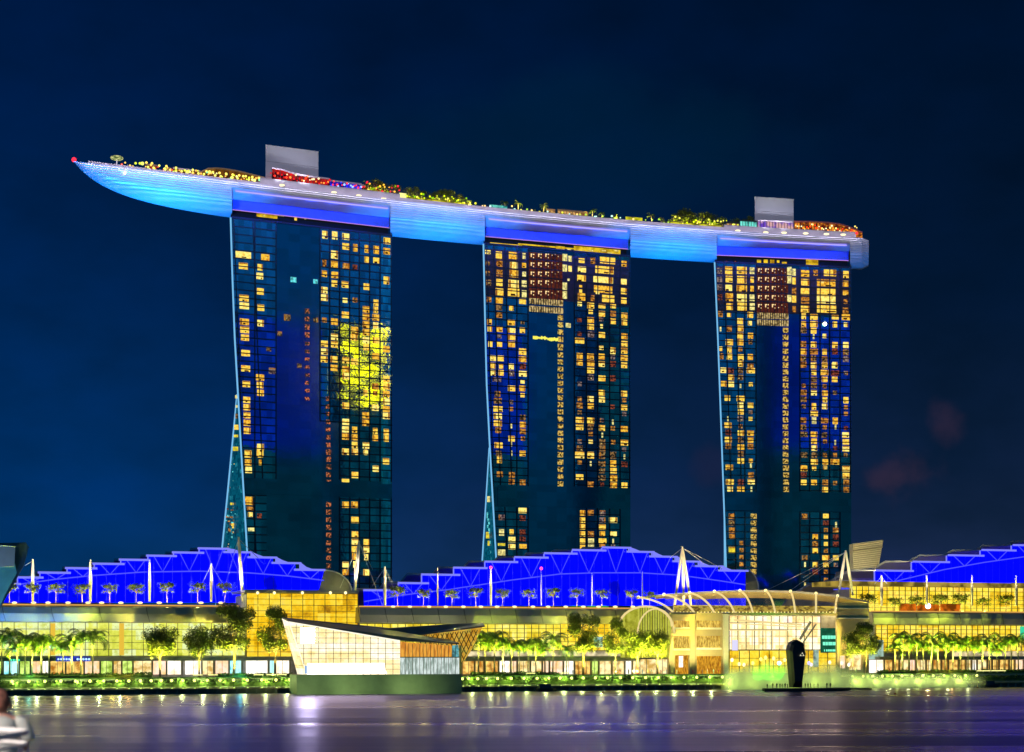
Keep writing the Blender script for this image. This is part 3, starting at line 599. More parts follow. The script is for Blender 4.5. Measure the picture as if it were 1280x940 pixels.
# ribs along the hull edge: the parapet and its recessed lamps
def strip(u0, u1, a0, a1, z0, z1, m_, name, par=park, n=12, zz=None):
    mb = MB()
    for i in range(n):
        ua, ub = u0+(u1-u0)*i/n, u0+(u1-u0)*(i+1)/n
        mb.hexa([deck(ua, a0, z0), deck(ub, a0, z0), deck(ub, a1, z0), deck(ua, a1, z0), deck(ua, a0, z1), deck(ub, a0, z1), deck(ub, a1, z1), deck(ua, a1, z1)])
    return part(name, mb, m_, par)
M['parapet'] = mat('parapet', (.30, .28, .30), .7, var=.12, vscale=.2)
strip(110, 325, 1.2, 1.6, 198.0, 199.2, M['parapet'], 'parapet', n=24)
strip(325, 500, 1.2, 1.8, 198.0, 201.2, M['parapet'], 'parapet', n=16)
strip(500, 905, 1.2, 1.6, 198.0, 199.7, M['parapet'], 'parapet', n=30)
strip(905, 1070, 1.2, 1.8, 198.0, 200.8, M['parapet'], 'parapet', n=16)
lampm = emat('parapet_lamp', (255, 240, 190), 1.4)
for u, v in ((352, 231.5), (417, 240.5), (448, 244.5), (479, 248.5), (922, 288.4), (957, 290.5), (980, 290.9), (1007, 291.8), (1033, 292.6), (1054, 293.3)):
    p = deck(u, 1.0, 0); z = CAM_Z+(VH-v)*math.hypot(p.x, p.y)*p.y/math.hypot(p.x, p.y)/FPX
    mb = MB(); mb.ball((p.x, p.y, z), 1.0, 10, 6, (1.35, .3, .5)); part('recessed_lamp', mb, lampm, park)
mb = MB(); mb.ball(deck(92.5, 1, 198.8), .9, 8, 6); part('beacon', mb, emat('beacon_red', (255, 40, 60), 2.5), park)
mb = MB(); mb.ball(deck(1071, .6, 200.2), .6, 8, 6); part('beacon', mb, emat('beacon_red2', (255, 50, 60), 2.0), park)
mb = MB(); mb.ball(deck(156, -.2, 195.8), .55, 8, 6); part('hull_lamp', mb, emat('hull_lamp', (235, 235, 255), 3), park)
# floodlights: blue set below the open spans, pale added out of view across the bay
def zpix(v, p): return CAM_Z+(VH-v)*p.y/FPX
for (u0, u1, k) in ((120, 284, 5), (494, 602, 3), (794, 890, 3), (1066, 1082, 1)):
    for i in range(k):
        u = u0+(u1-u0)*(i+.5)/k
        tgt = deck(u, 12, 190); src = deck(u, 2, 55.0)
        spot('span_flood_blue', src, tgt, (9.0e5 if k > 1 else 4e5), (.0, .235, 1.0), 24 if k > 1 else 12, .6, 1.5)
for u in range(110, 1110, 62):      # added spots hung in the air across the bay, almost level with the hull
    tgt = deck(u, 0, 203); src = Vector((tgt.x*.75-40, -60, 175))
    spot('hull_fill_pale', src, tgt, 2.5e6, (.90, .80, 1.0), 6.4, .9, 1.0)
for u in range(100, 1085, 28):         # linear wash lights on brackets outside the parapet, turned in and down onto the hull side
    p0, p1 = deck(u, -2.6, 200.2), deck(u+28, -2.6, 200.2); d_ = bpy.data.lights.new('parapet_wash', 'AREA'); d_.shape = 'RECTANGLE'; d_.size = (p1-p0).length*.95; d_.size_y = .25
    d_.energy = 360*(1.0 if u < 1060 else .6); d_.color = (.80, .70, 1.0); o_ = bpy.data.objects.new('parapet_wash', d_); C.objects.link(o_); mid = (p0+p1)/2; o_.location = mid
    x_ = (p1-p0).normalized(); z_ = -((deck(u+14, .3, 195.5)-mid).normalized()); y_ = z_.cross(x_).normalized(); z_ = x_.cross(y_)
    o_.rotation_euler = Matrix((x_, y_, z_)).transposed().to_euler()
for (u, e_) in ((350, 1), (380, 1), (958, 1), (980, 1)): spot('core_fill', deck(u, -3, 201), deck(u, 9, 210), 4200, (.84, .82, 1.0), 110, .8, .5)  # added spots off the deck edge that brighten the lift cores


# ---- things on the deck
rd = random.Random(11)
def block(u0, u1, a0, a1, z0, z1, label):
    r_ = thing('lift_core', label, 'rooftop block', deck((u0+u1)/2, (a0+a1)/2, z0), 'lift cores on the roof garden')
    F = deckF(u0); w = (rim(u1)-rim(u0)).length
    def bb(mb, e, za, zb):
        ua, ub = u0-e*3, u1+e*3
        mb.hexa([deck(ua, a0-e, za), deck(ub, a0-e, za), deck(ub, a1+e, za), deck(ua, a1+e, za), deck(ua, a0-e, zb), deck(ub, a0-e, zb), deck(ub, a1+e, zb), deck(ua, a1+e, zb)])
    mb = MB(); bb(mb, 0, z0, z1); wl_ = part('wall', mb, M['block'], r_)
    mb = MB(); bb(mb, .12, z1+.003, z1+.4); part('coping', mb, M['block'], r_)
    mb = MB()
    for zz_ in (z0+(z1-z0)*.33, z0+(z1-z0)*.66): bb(mb, .02, zz_, zz_+.08)
    part('panel_joint', mb, M['darkmetal'], wl_)
    mb = MB()
    for i in range(3): mb.box(F, w*(.45+.15*i), w*(.45+.15*i)+1.2, a0+2, a0+3, z1+.5, z1+1.4)
    part('roof_vent', mb, M['darkmetal'], r_); return r_
block(332, 398, 9, 22, 198.0, 216.4, 'tall grey lift core beside the red-lit rooftop bar')
block(943.5, 992, 9, 21, 198.0, 215.8, 'grey lift core beside the orange-lit lounge at the blunt end')

def pavilion(u0, u1, a0, a1, z0, h, glow, roofm, label, name='rooftop_pavilion', n=8, curve=0.0, cat='pavilion', lamps=None, hs=None):
    r_ = thing(name, label, cat, deck((u0+u1)/2, (a0+a1)/2, z0))
    hs = hs or [h]*(n+1); mb = MB(); rf = MB(); po = MB()
    for i in range(n):
        ua, ub = u0+(u1-u0)*i/n, u0+(u1-u0)*(i+1)/n; h0, h1 = hs[i], hs[i+1]
        mb.hexa([deck(ua, a0, z0), deck(ub, a0, z0), deck(ub, a1, z0), deck(ua, a1, z0), deck(ua, a0, z0+h0), deck(ub, a0, z0+h1), deck(ub, a1, z0+h1), deck(ua, a1, z0+h0)])
        rf.hexa([deck(ua, a0-1, z0+h0+.003), deck(ub, a0-1, z0+h1+.003), deck(ub, a1+1, z0+h1+.003), deck(ua, a1+1, z0+h0+.003), deck(ua, a0-1, z0+h0+.5), deck(ub, a0-1, z0+h1+.5), deck(ub, a1+1, z0+h1+.5), deck(ua, a1+1, z0+h0+.5)])
    for i in range(n*2+1):
        u = u0+(u1-u0)*i/(n*2); j = min(n-1, i//2); p = deck(u, a0-.12, z0); po.tube([p, p+Vector((0, 0, min(hs[j], hs[j+1])))], .12, 4)
    part('glazing', mb, glow, r_); part('roof', rf, roofm, r_); part('post', po, M['darkmetal'], r_)
    if lamps:
        lm = MB()
        for (u, dz) in lamps: p = deck(u, a0-.4, z0+dz); lm.ball(p, .5, 6, 4)
        part('string_lamp', lm, emat(name+'_lamp', (255, 220, 90), 1.8), r_)
    return r_
gl_red = emat('bar_glow_red', (206, 30, 30), .9, var=.8, vscale=.35, dark=(40, 8, 22), lo=.42, hi=.6)
gl_or = emat('lounge_glow_orange', (238, 140, 40), 1.0, var=.8, vscale=.55, dark=(90, 24, 16), lo=.42, hi=.62)
gl_brown = emat('restaurant_glow', (140, 84, 24), .8, var=.8, vscale=.4, dark=(60, 30, 14), lo=.35, hi=.6)
gl_blue = emat('bar_glow_blue', (50, 40, 250), 1.0, var=.8, vscale=.5, dark=(20, 10, 120), lo=.4, hi=.6)
gl_pink = emat('core_foyer_glow', (226, 176, 170), .9, var=.6, vscale=.45, dark=(110, 70, 200), lo=.4, hi=.6)
gl_cy = emat('pool_bar_glow', (120, 236, 220), 1.0, var=.8, vscale=.4, dark=(0, 100, 100), lo=.35, hi=.6)
gl_tan = emat('kiosk_glow', (230, 180, 110), .9, var=.7, vscale=.6, dark=(110, 60, 30), lo=.4, hi=.6)
M['roofred'] = mat('lounge_roof', (.35, .09, .08), .5, var=.1); M['rooflilac'] = mat('bar_roof', (.45, .38, .45), .5, var=.1); M['roofbrown'] = mat('restaurant_roof', (.28, .17, .08), .6, var=.2)
pavilion(250, 331, 4, 12, 199.0, 4.0, gl_brown, M['roofbrown'], 'restaurant pavilion with brown roof and string of yellow lamps beside the tall lift core', hs=[1.5, 3.4, 4.0, 4.1, 4.0, 3.8, 3.4, 3.0, 2.6], lamps=[(258+i*8.2, 2.6) for i in range(9)])
_sl = thing('string_lights', 'string of yellow-green lamps along the edge of the observation deck', 'string lights', deck(250, 2.6, 199)); _sm = emat('deck_string_lamp', (240, 236, 110), 1.5)
for i in range(22): mb = MB(); u = 178+i*7.0; mb.ball(deck(u, 2.6, 199.6+(.5 if i % 3 else 1.6)), .5 if i % 4 else .7, 6, 4); part('bulb', mb, _sm, _sl)
pavilion(182, 196, 4, 8, 199, 2.0, gl_red, M['roofbrown'], 'small red-lit kiosk on the observation deck', n=2, lamps=[(183, 3), (190, 3)])
pavilion(206, 214, 4, 8, 199, 1.6, gl_tan, M['roofbrown'], 'small tan-lit kiosk between the red kiosk and the restaurant pavilion', n=2, lamps=[(208, 2.6)])
pavilion(216, 250, 5, 11, 199.0, 2.2, gl_brown, M['rooflilac'], 'low pavilion with pale roof next to the brown-roofed restaurant', n=4, lamps=[(220+i*7, 1.6) for i in range(5)])
pavilion(340, 412, 3, 9, 201.2, 3.0, gl_red, M['rooflilac'], 'red-lit rooftop bar running in front of the tall lift core', n=10, hs=[4.4, 4.4, 4.2, 3.6, 3.2, 3.0, 2.9, 2.8, 2.8, 2.8, 2.8])
pavilion(412, 452, 3, 9, 201.2, 2.2, gl_blue, M['rooflilac'], 'blue-lit bar between the red-lit rooftop bar and the palms', n=5)
pavilion(414, 498, 9.5, 14, 201.2, 2.9, gl_red, M['rooflilac'], 'long dim red-lit lounge behind the blue-lit bar', n=8, hs=[3.6]*6+[3, 2.6, 2.2])
mb = MB(); F = deckF(500)
strip(499, 508, 1.9, 4, 199.7, 201.8, emat('planter_lamp_box', (250, 244, 150), 1.2), 'light_box')
ygl = emat('planter_glow', (226, 220, 40), .9, var=.7, vscale=.3, dark=(90, 90, 10), lo=.35, hi=.6)
strip(508, 585, 1.7, 1.95, 199.72, 200.4, ygl, 'planter_light'); strip(838, 902, 1.7, 1.95, 199.72, 200.4, ygl, 'planter_light')
strip(612, 634, 1.7, 3, 199.72, 200.9, gl_cy, 'pool_light'); strip(782, 803, 1.7, 3, 199.72, 201.2, ygl, 'planter_light')
strip(635, 780, 1.7, 1.8, 199.72, 199.95, emat('rail_light', (110, 130, 90), .8), 'rail_light')
pavilion(697, 735, 4, 9, 199.0, 2.7, gl_tan, M['roofbrown'], 'long low tan-lit pavilion alone among the palms of the roof garden', n=5)
pavilion(683, 694, 4, 9, 199.0, 2.4, gl_tan, M['roofbrown'], 'short tan-lit kiosk beside the long low pavilion', n=2)
pavilion(925, 946, 2, 8, 199.8, 3.2, gl_cy, M['darkmetal'], 'cyan-lit pool bar beside the grey lift core', n=3)
pavilion(908, 924, 2, 8, 199.8, 1.8, gl_tan, M['darkmetal'], 'low tan-lit kiosk beside the cyan-lit pool bar', n=2)
pavilion(947, 992, 3, 8.5, 200.8, 3.0, gl_pink, M['rooflilac'], 'pink and violet lit foyer at the foot of the grey lift core', n=6)
pavilion(993, 1078, 3, 16, 200.3, 4.0, gl_or, M['roofred'], 'orange-lit lounge with curved red roof at the blunt end of the roof garden', n=12, hs=[3.9, 4.0, 4.1, 4.2, 4.2, 4.2, 4.1, 4.0, 3.8, 3.2, 2.4, 1.4, .4])
def bulbs(name, label, u0, u1, n_, a, zr, cols, seed):
    r_ = random.Random(seed); t_ = thing(name, label, 'string lights', deck((u0+u1)/2, a, 200)); ms = [emat('deck_bulb', c_, 1.6) for c_ in cols]
    for i in range(n_):
        mb = MB(); mb.ball(deck(u0+(u1-u0)*(i+r_.uniform(.1, .9))/n_, a+r_.uniform(-.6, .6), r_.uniform(*zr)), r_.uniform(.28, .5), 6, 4); part('bulb', mb, r_.choice(ms), t_)
bulbs('string_lights', 'red and amber bulbs hung along the red-lit rooftop bar', 338, 414, 30, 1.9, (201.6, 204.4), [(255, 70, 40), (255, 150, 60), (255, 226, 170), (200, 20, 30)], 1)
bulbs('string_lights', 'blue and white bulbs hung along the blue-lit bar', 412, 452, 16, 1.9, (201.4, 203.4), [(60, 60, 255), (150, 190, 255), (255, 60, 60)], 2)
bulbs('string_lights', 'red bulbs among the trees beyond the blue-lit bar', 452, 500, 22, 2.2, (201.0, 205.0), [(255, 40, 60), (230, 30, 50), (255, 190, 60), (120, 160, 20)], 3)
bulbs('string_lights', 'green and yellow lamps among the long grove of the roof garden', 506, 585, 30, 1.9, (199.9, 202.6), [(200, 220, 20), (240, 240, 90), (120, 180, 10)], 4)
bulbs('string_lights', 'scattered yellow lamps along the narrow middle of the roof garden', 590, 840, 34, 2.0, (199.8, 201.2), [(220, 226, 60), (255, 220, 130), (150, 200, 60), (180, 230, 220)], 5)
bulbs('string_lights', 'yellow-green lamps in the dense grove before the cyan-lit pool bar', 840, 924, 24, 1.9, (199.9, 203.0), [(200, 220, 20), (240, 240, 90)], 6)
bulbs('string_lights', 'amber and red bulbs inside the orange-lit lounge', 994, 1072, 40, 2.2, (200.8, 203.6), [(255, 220, 110), (255, 150, 40), (255, 60, 30), (255, 240, 190)], 7)
bulbs('string_lights', 'warm bulbs around the restaurant pavilion on the observation deck', 216, 330, 34, 2.4, (199.4, 201.2), [(220, 236, 60), (250, 240, 150), (120, 220, 160), (255, 180, 80)], 8)
bulbs('string_lights', 'sparse red and yellow bulbs near the pointed end of the observation deck', 150, 216, 14, 2.4, (199.4, 201.4), [(255, 90, 60), (220, 236, 60), (255, 200, 90)], 9)
lm = thing('mushroom_lamp', 'mushroom-shaped lit canopy on a thin post near the pointed end', 'lamp', deck(146, 5, 198))
p = deck(146, 5, 0)
mb = MB(); mb.tube([(p.x, p.y, 198), (p.x, p.y, 202.2)], .25, 6); part('post', mb, M['white'], lm)
mb = MB(); mb.ball((p.x, p.y, 202.7), 1, 14, 8, (2.5, 2.5, .85)); part('canopy', mb, emat('mushroom_canopy', (226, 226, 150), .9, var=.6, vscale=1.2, dark=(90, 110, 60)), lm)
for i, u in enumerate((113, 121, 127, 134, 152, 158)):
    q = thing('deck_bollard_light', f'{ordn(i+1)} low pale light from the tip of the observation deck', 'bollard light', deck(u, 2.6, 198), 'low lights on the observation deck')
    mb = MB(); c = deck(u, 2.6, 199.2); mb.tube([deck(u, 2.6, 198), c], .12, 5); part('post', mb, M['white'], q)
    mb = MB(); mb.ball(c, .42, 6, 4, (1.3, 1, .8)); part('lamp', mb, emat('bollard', (150, 180, 210), .8), q)

# ------------------------------------------------------------------ the shore: s along the waterline, t inland, z up
SH = R(17.5); SC, SS = math.cos(SH), math.sin(SH); SO = Vector((0, 543, 0))
def S(s, t, z): return Vector((SO.x+s*SC-t*SS, SO.y+s*SS+t*SC, z))
def su(u, t):
    k = (u-640)/FPX; return (k*(SO.y+t*SC)+t*SS)/(SC-k*SS)
def G(u, t, v=None, z=None):
    p = S(su(u, t), t, 0); p.z = z if z is not None else CAM_Z+(VH-v)*p.y/FPX; return p
def gz(u, t, v): return G(u, t, v).z

# ---- plants
def make_tree(label, cat, name, h, cw, ch, seed, leafm, group=None, nleaf=1500, leaf=.55, trunk_r=.22, flat=1.0, droop=0):
    """h: height of the crown centre; cw, ch: crown half width and half height"""
    r_ = random.Random(seed); root = thing(name, label, cat, (0, 0, -500), group); b = Vector((0, 0, -500))
    mb = MB(); lean = Vector((r_.uniform(-.3, .3), r_.uniform(-.3, .3), 0))
    fork = b+Vector((0, 0, h-ch*.9))+lean; mb.tube([b, b+Vector((0, 0, (h-ch)*.5))+lean*.5, fork], [trunk_r*1.3, trunk_r, trunk_r*.8], 7)
    clumps = []
    for i in range(11):
        a = 2*math.pi*i/11+r_.uniform(-.3, .3); rr = cw*r_.uniform(.25, .78); zz = h+ch*r_.uniform(-.65, .75)*flat
        c = b+Vector((rr*math.cos(a), rr*math.sin(a), zz)); clumps.append((c, cw*r_.uniform(.24, .4)))
        mb.tube([fork, fork.lerp(c, .5)+Vector((0, 0, .3)), c], [trunk_r*.5, trunk_r*.3, trunk_r*.12], 5)
    clumps.append((b+Vector((0, 0, h+ch*.6)), cw*.35))
    part('trunk', mb, M['bark'], root)
    lf = MB()
    for k in range(nleaf):
        c, cr = r_.choice(clumps); d = Vector((r_.gauss(0, 1), r_.gauss(0, 1), r_.gauss(0, .62))); d = d.normalized()*cr*(r_.random()**.45)*1.25
        p = c+d; ax = Vector((r_.gauss(0, 1), r_.gauss(0, 1), r_.gauss(0, .5))).normalized(); bx = ax.cross(Vector((r_.gauss(0, .6), r_.gauss(0, .6), 1))).normalized()
        l_ = leaf*r_.uniform(.6, 1.3); lf.poly([p-ax*l_*.5, p+bx*l_*.28, p+ax*l_*.5, p-bx*l_*.28])
    part('crown', lf, leafm, root); return root
def make_palm(label, name, h, fr, seed, group=None, nf=15):
    r_ = random.Random(seed); root = thing(name, label, 'palm tree', (0, 0, -500), group); b = Vector((0, 0, -500))
    mb = MB(); lx, ly = r_.uniform(-.5, .5), r_.uniform(-.3, .3)
    pts = [b+Vector((lx*(i/6)**2, ly*(i/6)**2, h*i/6)) for i in range(7)]; mb.tube(pts, [.3, .24, .21, .2, .19, .19, .16], 7)
    part('trunk', mb, M['palmbark'], root)
    top = pts[-1]; lf = MB()
    for k in range(nf):
        a = 2*math.pi*k/nf+r_.uniform(-.25, .25); up0 = r_.uniform(.25, 1.45); L_ = fr*r_.uniform(.85, 1.15); d = Vector((math.cos(a), math.sin(a), 0)); prev = top; side_ = Vector((-d.y, d.x, 0)); ang = up0
        n_ = 8
        for j in range(n_):
            st = L_/n_; ang -= .17+.035*j; q = prev+(d*math.cos(ang)+Vector((0, 0, math.sin(ang))))*st
            ll = L_*.24*math.sin(math.pi*(j+1.2)/(n_+1.6)); tang = (q-prev).normalized(); dn = Vector((0, 0, -.45*ll))
            lf.poly([prev-side_*.05, prev+side_*.05, q+side_*.04, q-side_*.04])
            for sgn in (-1, 1):
                for hh in (0, .5):
                    o_ = prev.lerp(q, hh); lf.poly([o_, o_+tang*st*.42, o_+side_*sgn*ll+tang*ll*.35+dn])
            prev = q
    part('crown', lf, M['palmleaf'], root); return root
def park_away(root):   # prototypes are used for their first place, never left over
    return root

used = {}
def place(proto, key, loc, rz, label, s=1.0):
    """first call moves the prototype itself, later calls copy it"""
    if key not in used:
        used[key] = 1; proto['label'] = label; proto.location = loc; proto.rotation_euler = (0, 0, rz); proto.scale = (s, s, s) if isinstance(s, (int, float)) else s
        return proto
    return dup(proto, loc, rz, label, s)
bpy.context.view_layer.update()

# palms on the deck of the sky park
dp1 = make_palm('x', 'palm_tree', 3.6, 2.2, 21, 'palms on the roof garden', nf=12)
dt1 = make_tree('x', 'tree', 'tree', 3.4, 2.2, 1.8, 31, M['leaf'], 'trees on the roof garden', 420, .55, .12)
k = 0
for (u, s, w) in ((461, 1.2, 'beside the blue-lit bar'), (527, .8, ''), (544, 1.0, ''), (559, 1.0, ''), (632, 1.0, ''), (648, 1.0, ''), (679, 1.0, ''), (740, 1.0, ''), (752.5, .85, ''), (815, 1.05, ''), (887, .9, ''), (871, 1.0, '')):
    k += 1
    place(dp1, 'dp', deck(u, 4, 198.2), k*1.3, f'{ordn(k)} palm tree along the roof garden counted from its pointed end', s*1.3)
k = 0
for (u, a, s) in ((466, 6, 1.3), (474, 5, 1.2), (483, 8, 1.2), (495, 6, 1.1), (508, 5, 1.0), (520, 6, 1.15), (533, 7, 1.0), (550, 8, 1.15), (541, 4, .9), (558, 6, 1.2), (566, 5, 1.1), (572, 7, 1.0), (579, 6, .8), (606, 3, .4), (587, 3, .55), (667, 3, .4), (770, 3, .6), (828, 3, .6), (842, 7, 1.0), (850, 8, 1.3), (858, 8, 1.5), (866, 9, 1.3), (874, 6, 1.2), (882, 9, 1.4), (893, 7, 1.2), (903, 6, 1.0), (917, 9, 1.1), (937, 14, 1.5)):
    k += 1
    place(dt1, 'dt', deck(u, a, 198.2), k*1.7, f'{ordn(k)} leafy tree along the roof garden counted from its pointed end', s*1.35)
for u in (463, 480, 500, 520, 544, 560, 578, 632, 648, 679, 740, 753, 815, 830, 846, 858, 868, 880, 893, 770, 587):
    pointl('deck_uplight', deck(u, 2.2, 200.2), 1500, (1.0, .86, .12), .3)
for u in (470, 490, 350, 370): pointl('bar_spill', deck(u, 3, 203), 250, (1, .15, .1), .4)

# ------------------------------------------------------------------ water, land, promenade
wm, n, l, p = new_mat('bay_water'); M['water'] = wm
p.inputs['Base Color'].default_value = (.002, .006, .018, 1); p.inputs['Roughness'].default_value = .09; p.inputs['IOR'].default_value = 1.33; p.inputs['Specular Tint'].default_value = (.46, .44, 1.0, 1)
t = n.new('ShaderNodeTexCoord'); mp2 = n.new('ShaderNodeMapping'); mp2.inputs['Scale'].default_value = (.004, .034, 1); mp2.inputs['Rotation'].default_value = (0, 0, R(-8)); l.new(t.outputs['Object'], mp2.inputs[0])
q2 = n.new('ShaderNodeTexNoise'); q2.inputs['Scale'].default_value = 1.0; q2.inputs['Detail'].default_value = 3; q2.inputs['Roughness'].default_value = .5; l.new(mp2.outputs[0], q2.inputs['Vector'])
mr = n.new('ShaderNodeMapRange'); l.new(q2.outputs[0], mr.inputs[0]); mr.inputs[1].default_value = .36; mr.inputs[2].default_value = .64; mr.inputs[3].default_value = .24; mr.inputs[4].default_value = .40; l.new(mr.outputs[0], p.inputs['Roughness'])
b = n.new('ShaderNodeBump'); b.inputs['Strength'].default_value = 1.0; b.inputs['Distance'].default_value = .4; l.new(q2.outputs[0], b.inputs['Height']); l.new(b.outputs[0], p.inputs['Normal'])
# murky blue bay water: a dark body under a mirror whose reflection takes the water's own blue
n.remove(p); wo_ = n['Material Output']; wg = n.new('ShaderNodeBsdfGlossy'); wd = n.new('ShaderNodeBsdfDiffuse'); wx = n.new('ShaderNodeMixShader'); wf = n.new('ShaderNodeFresnel')
wf.inputs[0].default_value = 1.33; wg.inputs['Color'].default_value = (.46, .40, .68, 1); wd.inputs['Color'].default_value = (.004, .02, .09, 1)
l.new(mr.outputs[0], wg.inputs['Roughness']); l.new(b.outputs[0], wg.inputs['Normal']); l.new(b.outputs[0], wf.inputs['Normal']); l.new(wf.outputs[0], wx.inputs[0]); l.new(wd.outputs[0], wx.inputs[1]); l.new(wg.outputs[0], wx.inputs[2]); l.new(wx.outputs[0], wo_.inputs[0])
mb = MB(); mb.poly([(-3000, -600, 0), (3000, -600, 0), (3000, 2500, 0), (-3000, 2500, 0)])
w_ = part('water', mb, wm); w_['kind'] = 'structure'
M['lawn'] = mat('lawn', (.05, .10, .03), .9, var=.4, vscale=.3)
M['paving'] = mat('paving', (.26, .25, .22), .8, var=.2, vscale=.4)
def struct(name, mb, m_): o = part(name, mb, m_); o['kind'] = 'structure'; return o
SL, SR = su(-260, 0), su(1560, 0)
mb = MB(); mb.box(S, -1500, 1500, 6.0, 2500, -3, 4.6); struct('ground', mb, M['paving'])
mb = MB(); mb.box(S, -1500, 1500, .6, 6.0, -3, 2.1); struct('path', mb, M['paving'])
# water's-edge boardwalk standing on piles
bw = thing('boardwalk', 'timber boardwalk on short piles along the foot of the promenade', 'boardwalk', S(0, -1, 1.4))
mb = MB(); mb.box(S, SL, SR, -2.6, .58, 1.35, 1.75); part('deck', mb, mat('boardwalk_timber', (.22, .17, .10), .7, var=.3, vscale=.5), bw)
mb = MB()
for i in range(int((SR-SL)/3)): s_ = SL+i*3; mb.box(S, s_-.15, s_+.15, -2.3, -2.0, -1, 1.34)
part('piles', mb, M['concrete'], bw)
# planting slope between the boardwalk and the promenade
mb = MB(); mb.hexa([S(-1500, 6.0, 4.605), S(1500, 6.0, 4.605), S(1500, 9, 4.605), S(-1500, 9, 4.605), S(-1500, 6.2, 5.0), S(1500, 6.2, 5.0), S(1500, 9, 5.0), S(-1500, 9, 5.0)])
struct('lawn', mb, M['lawn'])
def hedge(u0, u1, t0, t1, z0, z1, label, seed=1, dens=26, leaf=.8, m_='hedge'):
    r_ = random.Random(seed); s0, s1 = su(u0, t0), su(u1, t0); mb = MB()
    nn = int((s1-s0)*dens)
    for i in range(nn):
        s_ = r_.uniform(s0, s1); t_ = r_.uniform(t0, t1); hh = (z1-z0)*(.75+.35*mnoise.noise((s_*.25, t_*.3, seed)))
        z_ = z0+hh*r_.random()**.5; p_ = S(s_, t_, z_); ax = Vector((r_.gauss(0, 1), r_.gauss(0, 1), r_.gauss(0, .7))).normalized(); bx = ax.cross(Vector((r_.gauss(0, 1), r_.gauss(0, 1), 1))).normalized(); l_ = leaf*r_.uniform(.6, 1.4)
        mb.poly([p_-ax*l_*.5, p_+bx*l_*.3, p_+ax*l_*.5, p_-bx*l_*.3])
    mb.box(S, s0, s1, t0+.3, t1-.3, z0, z0+(z1-z0)*.45)
    o = part('hedge', mb, M[m_], None, S((s0+s1)/2, t0, z0)); tag(o, label, 'hedge', 'hedges along the promenade'); return o
hedge(-40, 365, 3.2, 5.9, 2.1, 4.9, 'long clipped hedge behind the globe lamps left of the glass pavilion', 1, 30)
hedge(-40, 60, 7, 9.5, 5.0, 6.6, 'bushy hedge at the foot of the first palms', 2)
hedge(40, 100, 8, 10.5, 5.0, 6.9, 'dark bushy hedge under the blue-lit canopy', 3)
hedge(98, 190, 8, 10.5, 5.0, 6.7, 'yellow-lit hedge between the palms and the broad trees', 4)
hedge(270, 366, 8, 10.5, 5.0, 6.3, 'teal-lit hedge in front of the white shop windows beside the glass pavilion', 5)
hedge(577, 905, 3.0, 5.9, 2.1, 5.1, 'long dark hedge behind the globe lamps right of the glass pavilion', 6, 34)
hedge(590, 700, 8, 10.5, 5.0, 6.2, 'low hedge at the foot of the middle row of palms', 7)
hedge(1065, 1215, 3.2, 5.9, 2.1, 4.8, 'clipped hedge behind the last globe lamps', 8, 30)
hedge(1100, 1300, 8, 10.5, 5.0, 6.2, 'low hedge under the row of palms farthest along the promenade', 9)
hedge(1210, 1320, 3.0, 6.5, 2.1, 4.6, 'dark unlit bushes beside the moored dark boat', 10)

# globe lamps at the promenade edge
lampg = emat('globe_lamp_light', (236, 255, 120), 3.2, True)
lampw = emat('step_lamp_light', (224, 250, 130), 1.6)
gl = thing('globe_lamp', 'x', 'lamp', (0, 0, -500), 'globe lamps along the water edge')
mb = MB(); mb.tube([(0, 0, -500), (0, 0, -497.9)], .07, 5); part('post', mb, M['darkmetal'], gl)
mb = MB(); mb.ball((0, 0, -497.6), .42, 8, 6); part('globe', mb, lampg, gl)
mb = MB(); mb.ball((0, -1.1, -499.95), .26, 6, 4, (1.3, 1, .7)); part('step_light', mb, lampw, gl)
bpy.context.view_layer.update()
lamp_us = [15, 36, 56, 76, 94.5, 112.5, 129.5, 146, 161, 175.5, 189, 201.5, 214.5, 228.5, 243, 259, 275, 292, 309, 327, 345, 362]
lamp_us2 = [578, 586, 597, 608, 622, 639, 655, 671.5, 686, 700, 714.5, 729, 744, 759.5, 775.5, 791, 807, 823, 839, 855, 871, 887, 903]
lamp_us3 = [919, 934.5, 950, 966, 1011, 1025, 1039, 1052.5, 1065.5, 1079, 1091, 1103, 1115.5, 1127.5, 1140, 1153.5, 1166.5, 1180, 1193.5, 1207, 1221]
for grp, us in (('left of the glass pavilion', lamp_us), ('between the glass pavilion and the fountain mist', lamp_us2), ('from the fountain mist to the far end', lamp_us3)):
    for i, u in enumerate(us):
        place(gl, 'gl', G(u, -.9, z=1.75), -SH*0+SH, f'{ordn(i+1)} globe lamp on the water edge, {grp}'.replace(', ', ' '), 1.0)

# ------------------------------------------------------------------ podium malls
M['blueglow'] = emat('roof_floodlight_glow', (1, 2, 255), 4.0, True, var=.3, vscale=.07, dark=(0, 1, 112), lo=.3, hi=.7)  # glow stands in for blue floodlight on the roof underside
M['bluebar'] = mat('blue_glazing_bar', (.05, .05, .35), .5, var=0)
M['roofled'] = emat('roof_edge_led', (128, 132, 255), 1.0)
M['truss'] = emat('truss_glow', (84, 88, 252), 1.0)  # trusses glow in place of blue light on white paint
M['rooftile'] = mat('roof_shell', (.40, .42, .5), .4, .2, var=.1)
M['canopy'] = mat('sunshade_panel', (.20, .20, .17), .38, .25, var=.12, vscale=.08)
M['goldlit'] = emat('terrace_edge_light', (226, 170, 84), .9)
M['seam'] = mat('canopy_seam', (.05, .05, .045), .5, .2, var=0)
M['gridbar'] = mat('glazing_bar', (.09, .085, .03), .6, .2, var=.1)
G_left = litglass('mall_glass_green', [(170, 180, 50), (208, 212, 74), (224, 228, 100), (228, 240, 176), (196, 206, 96)], (7, 3.0), 1.15, sample=True)
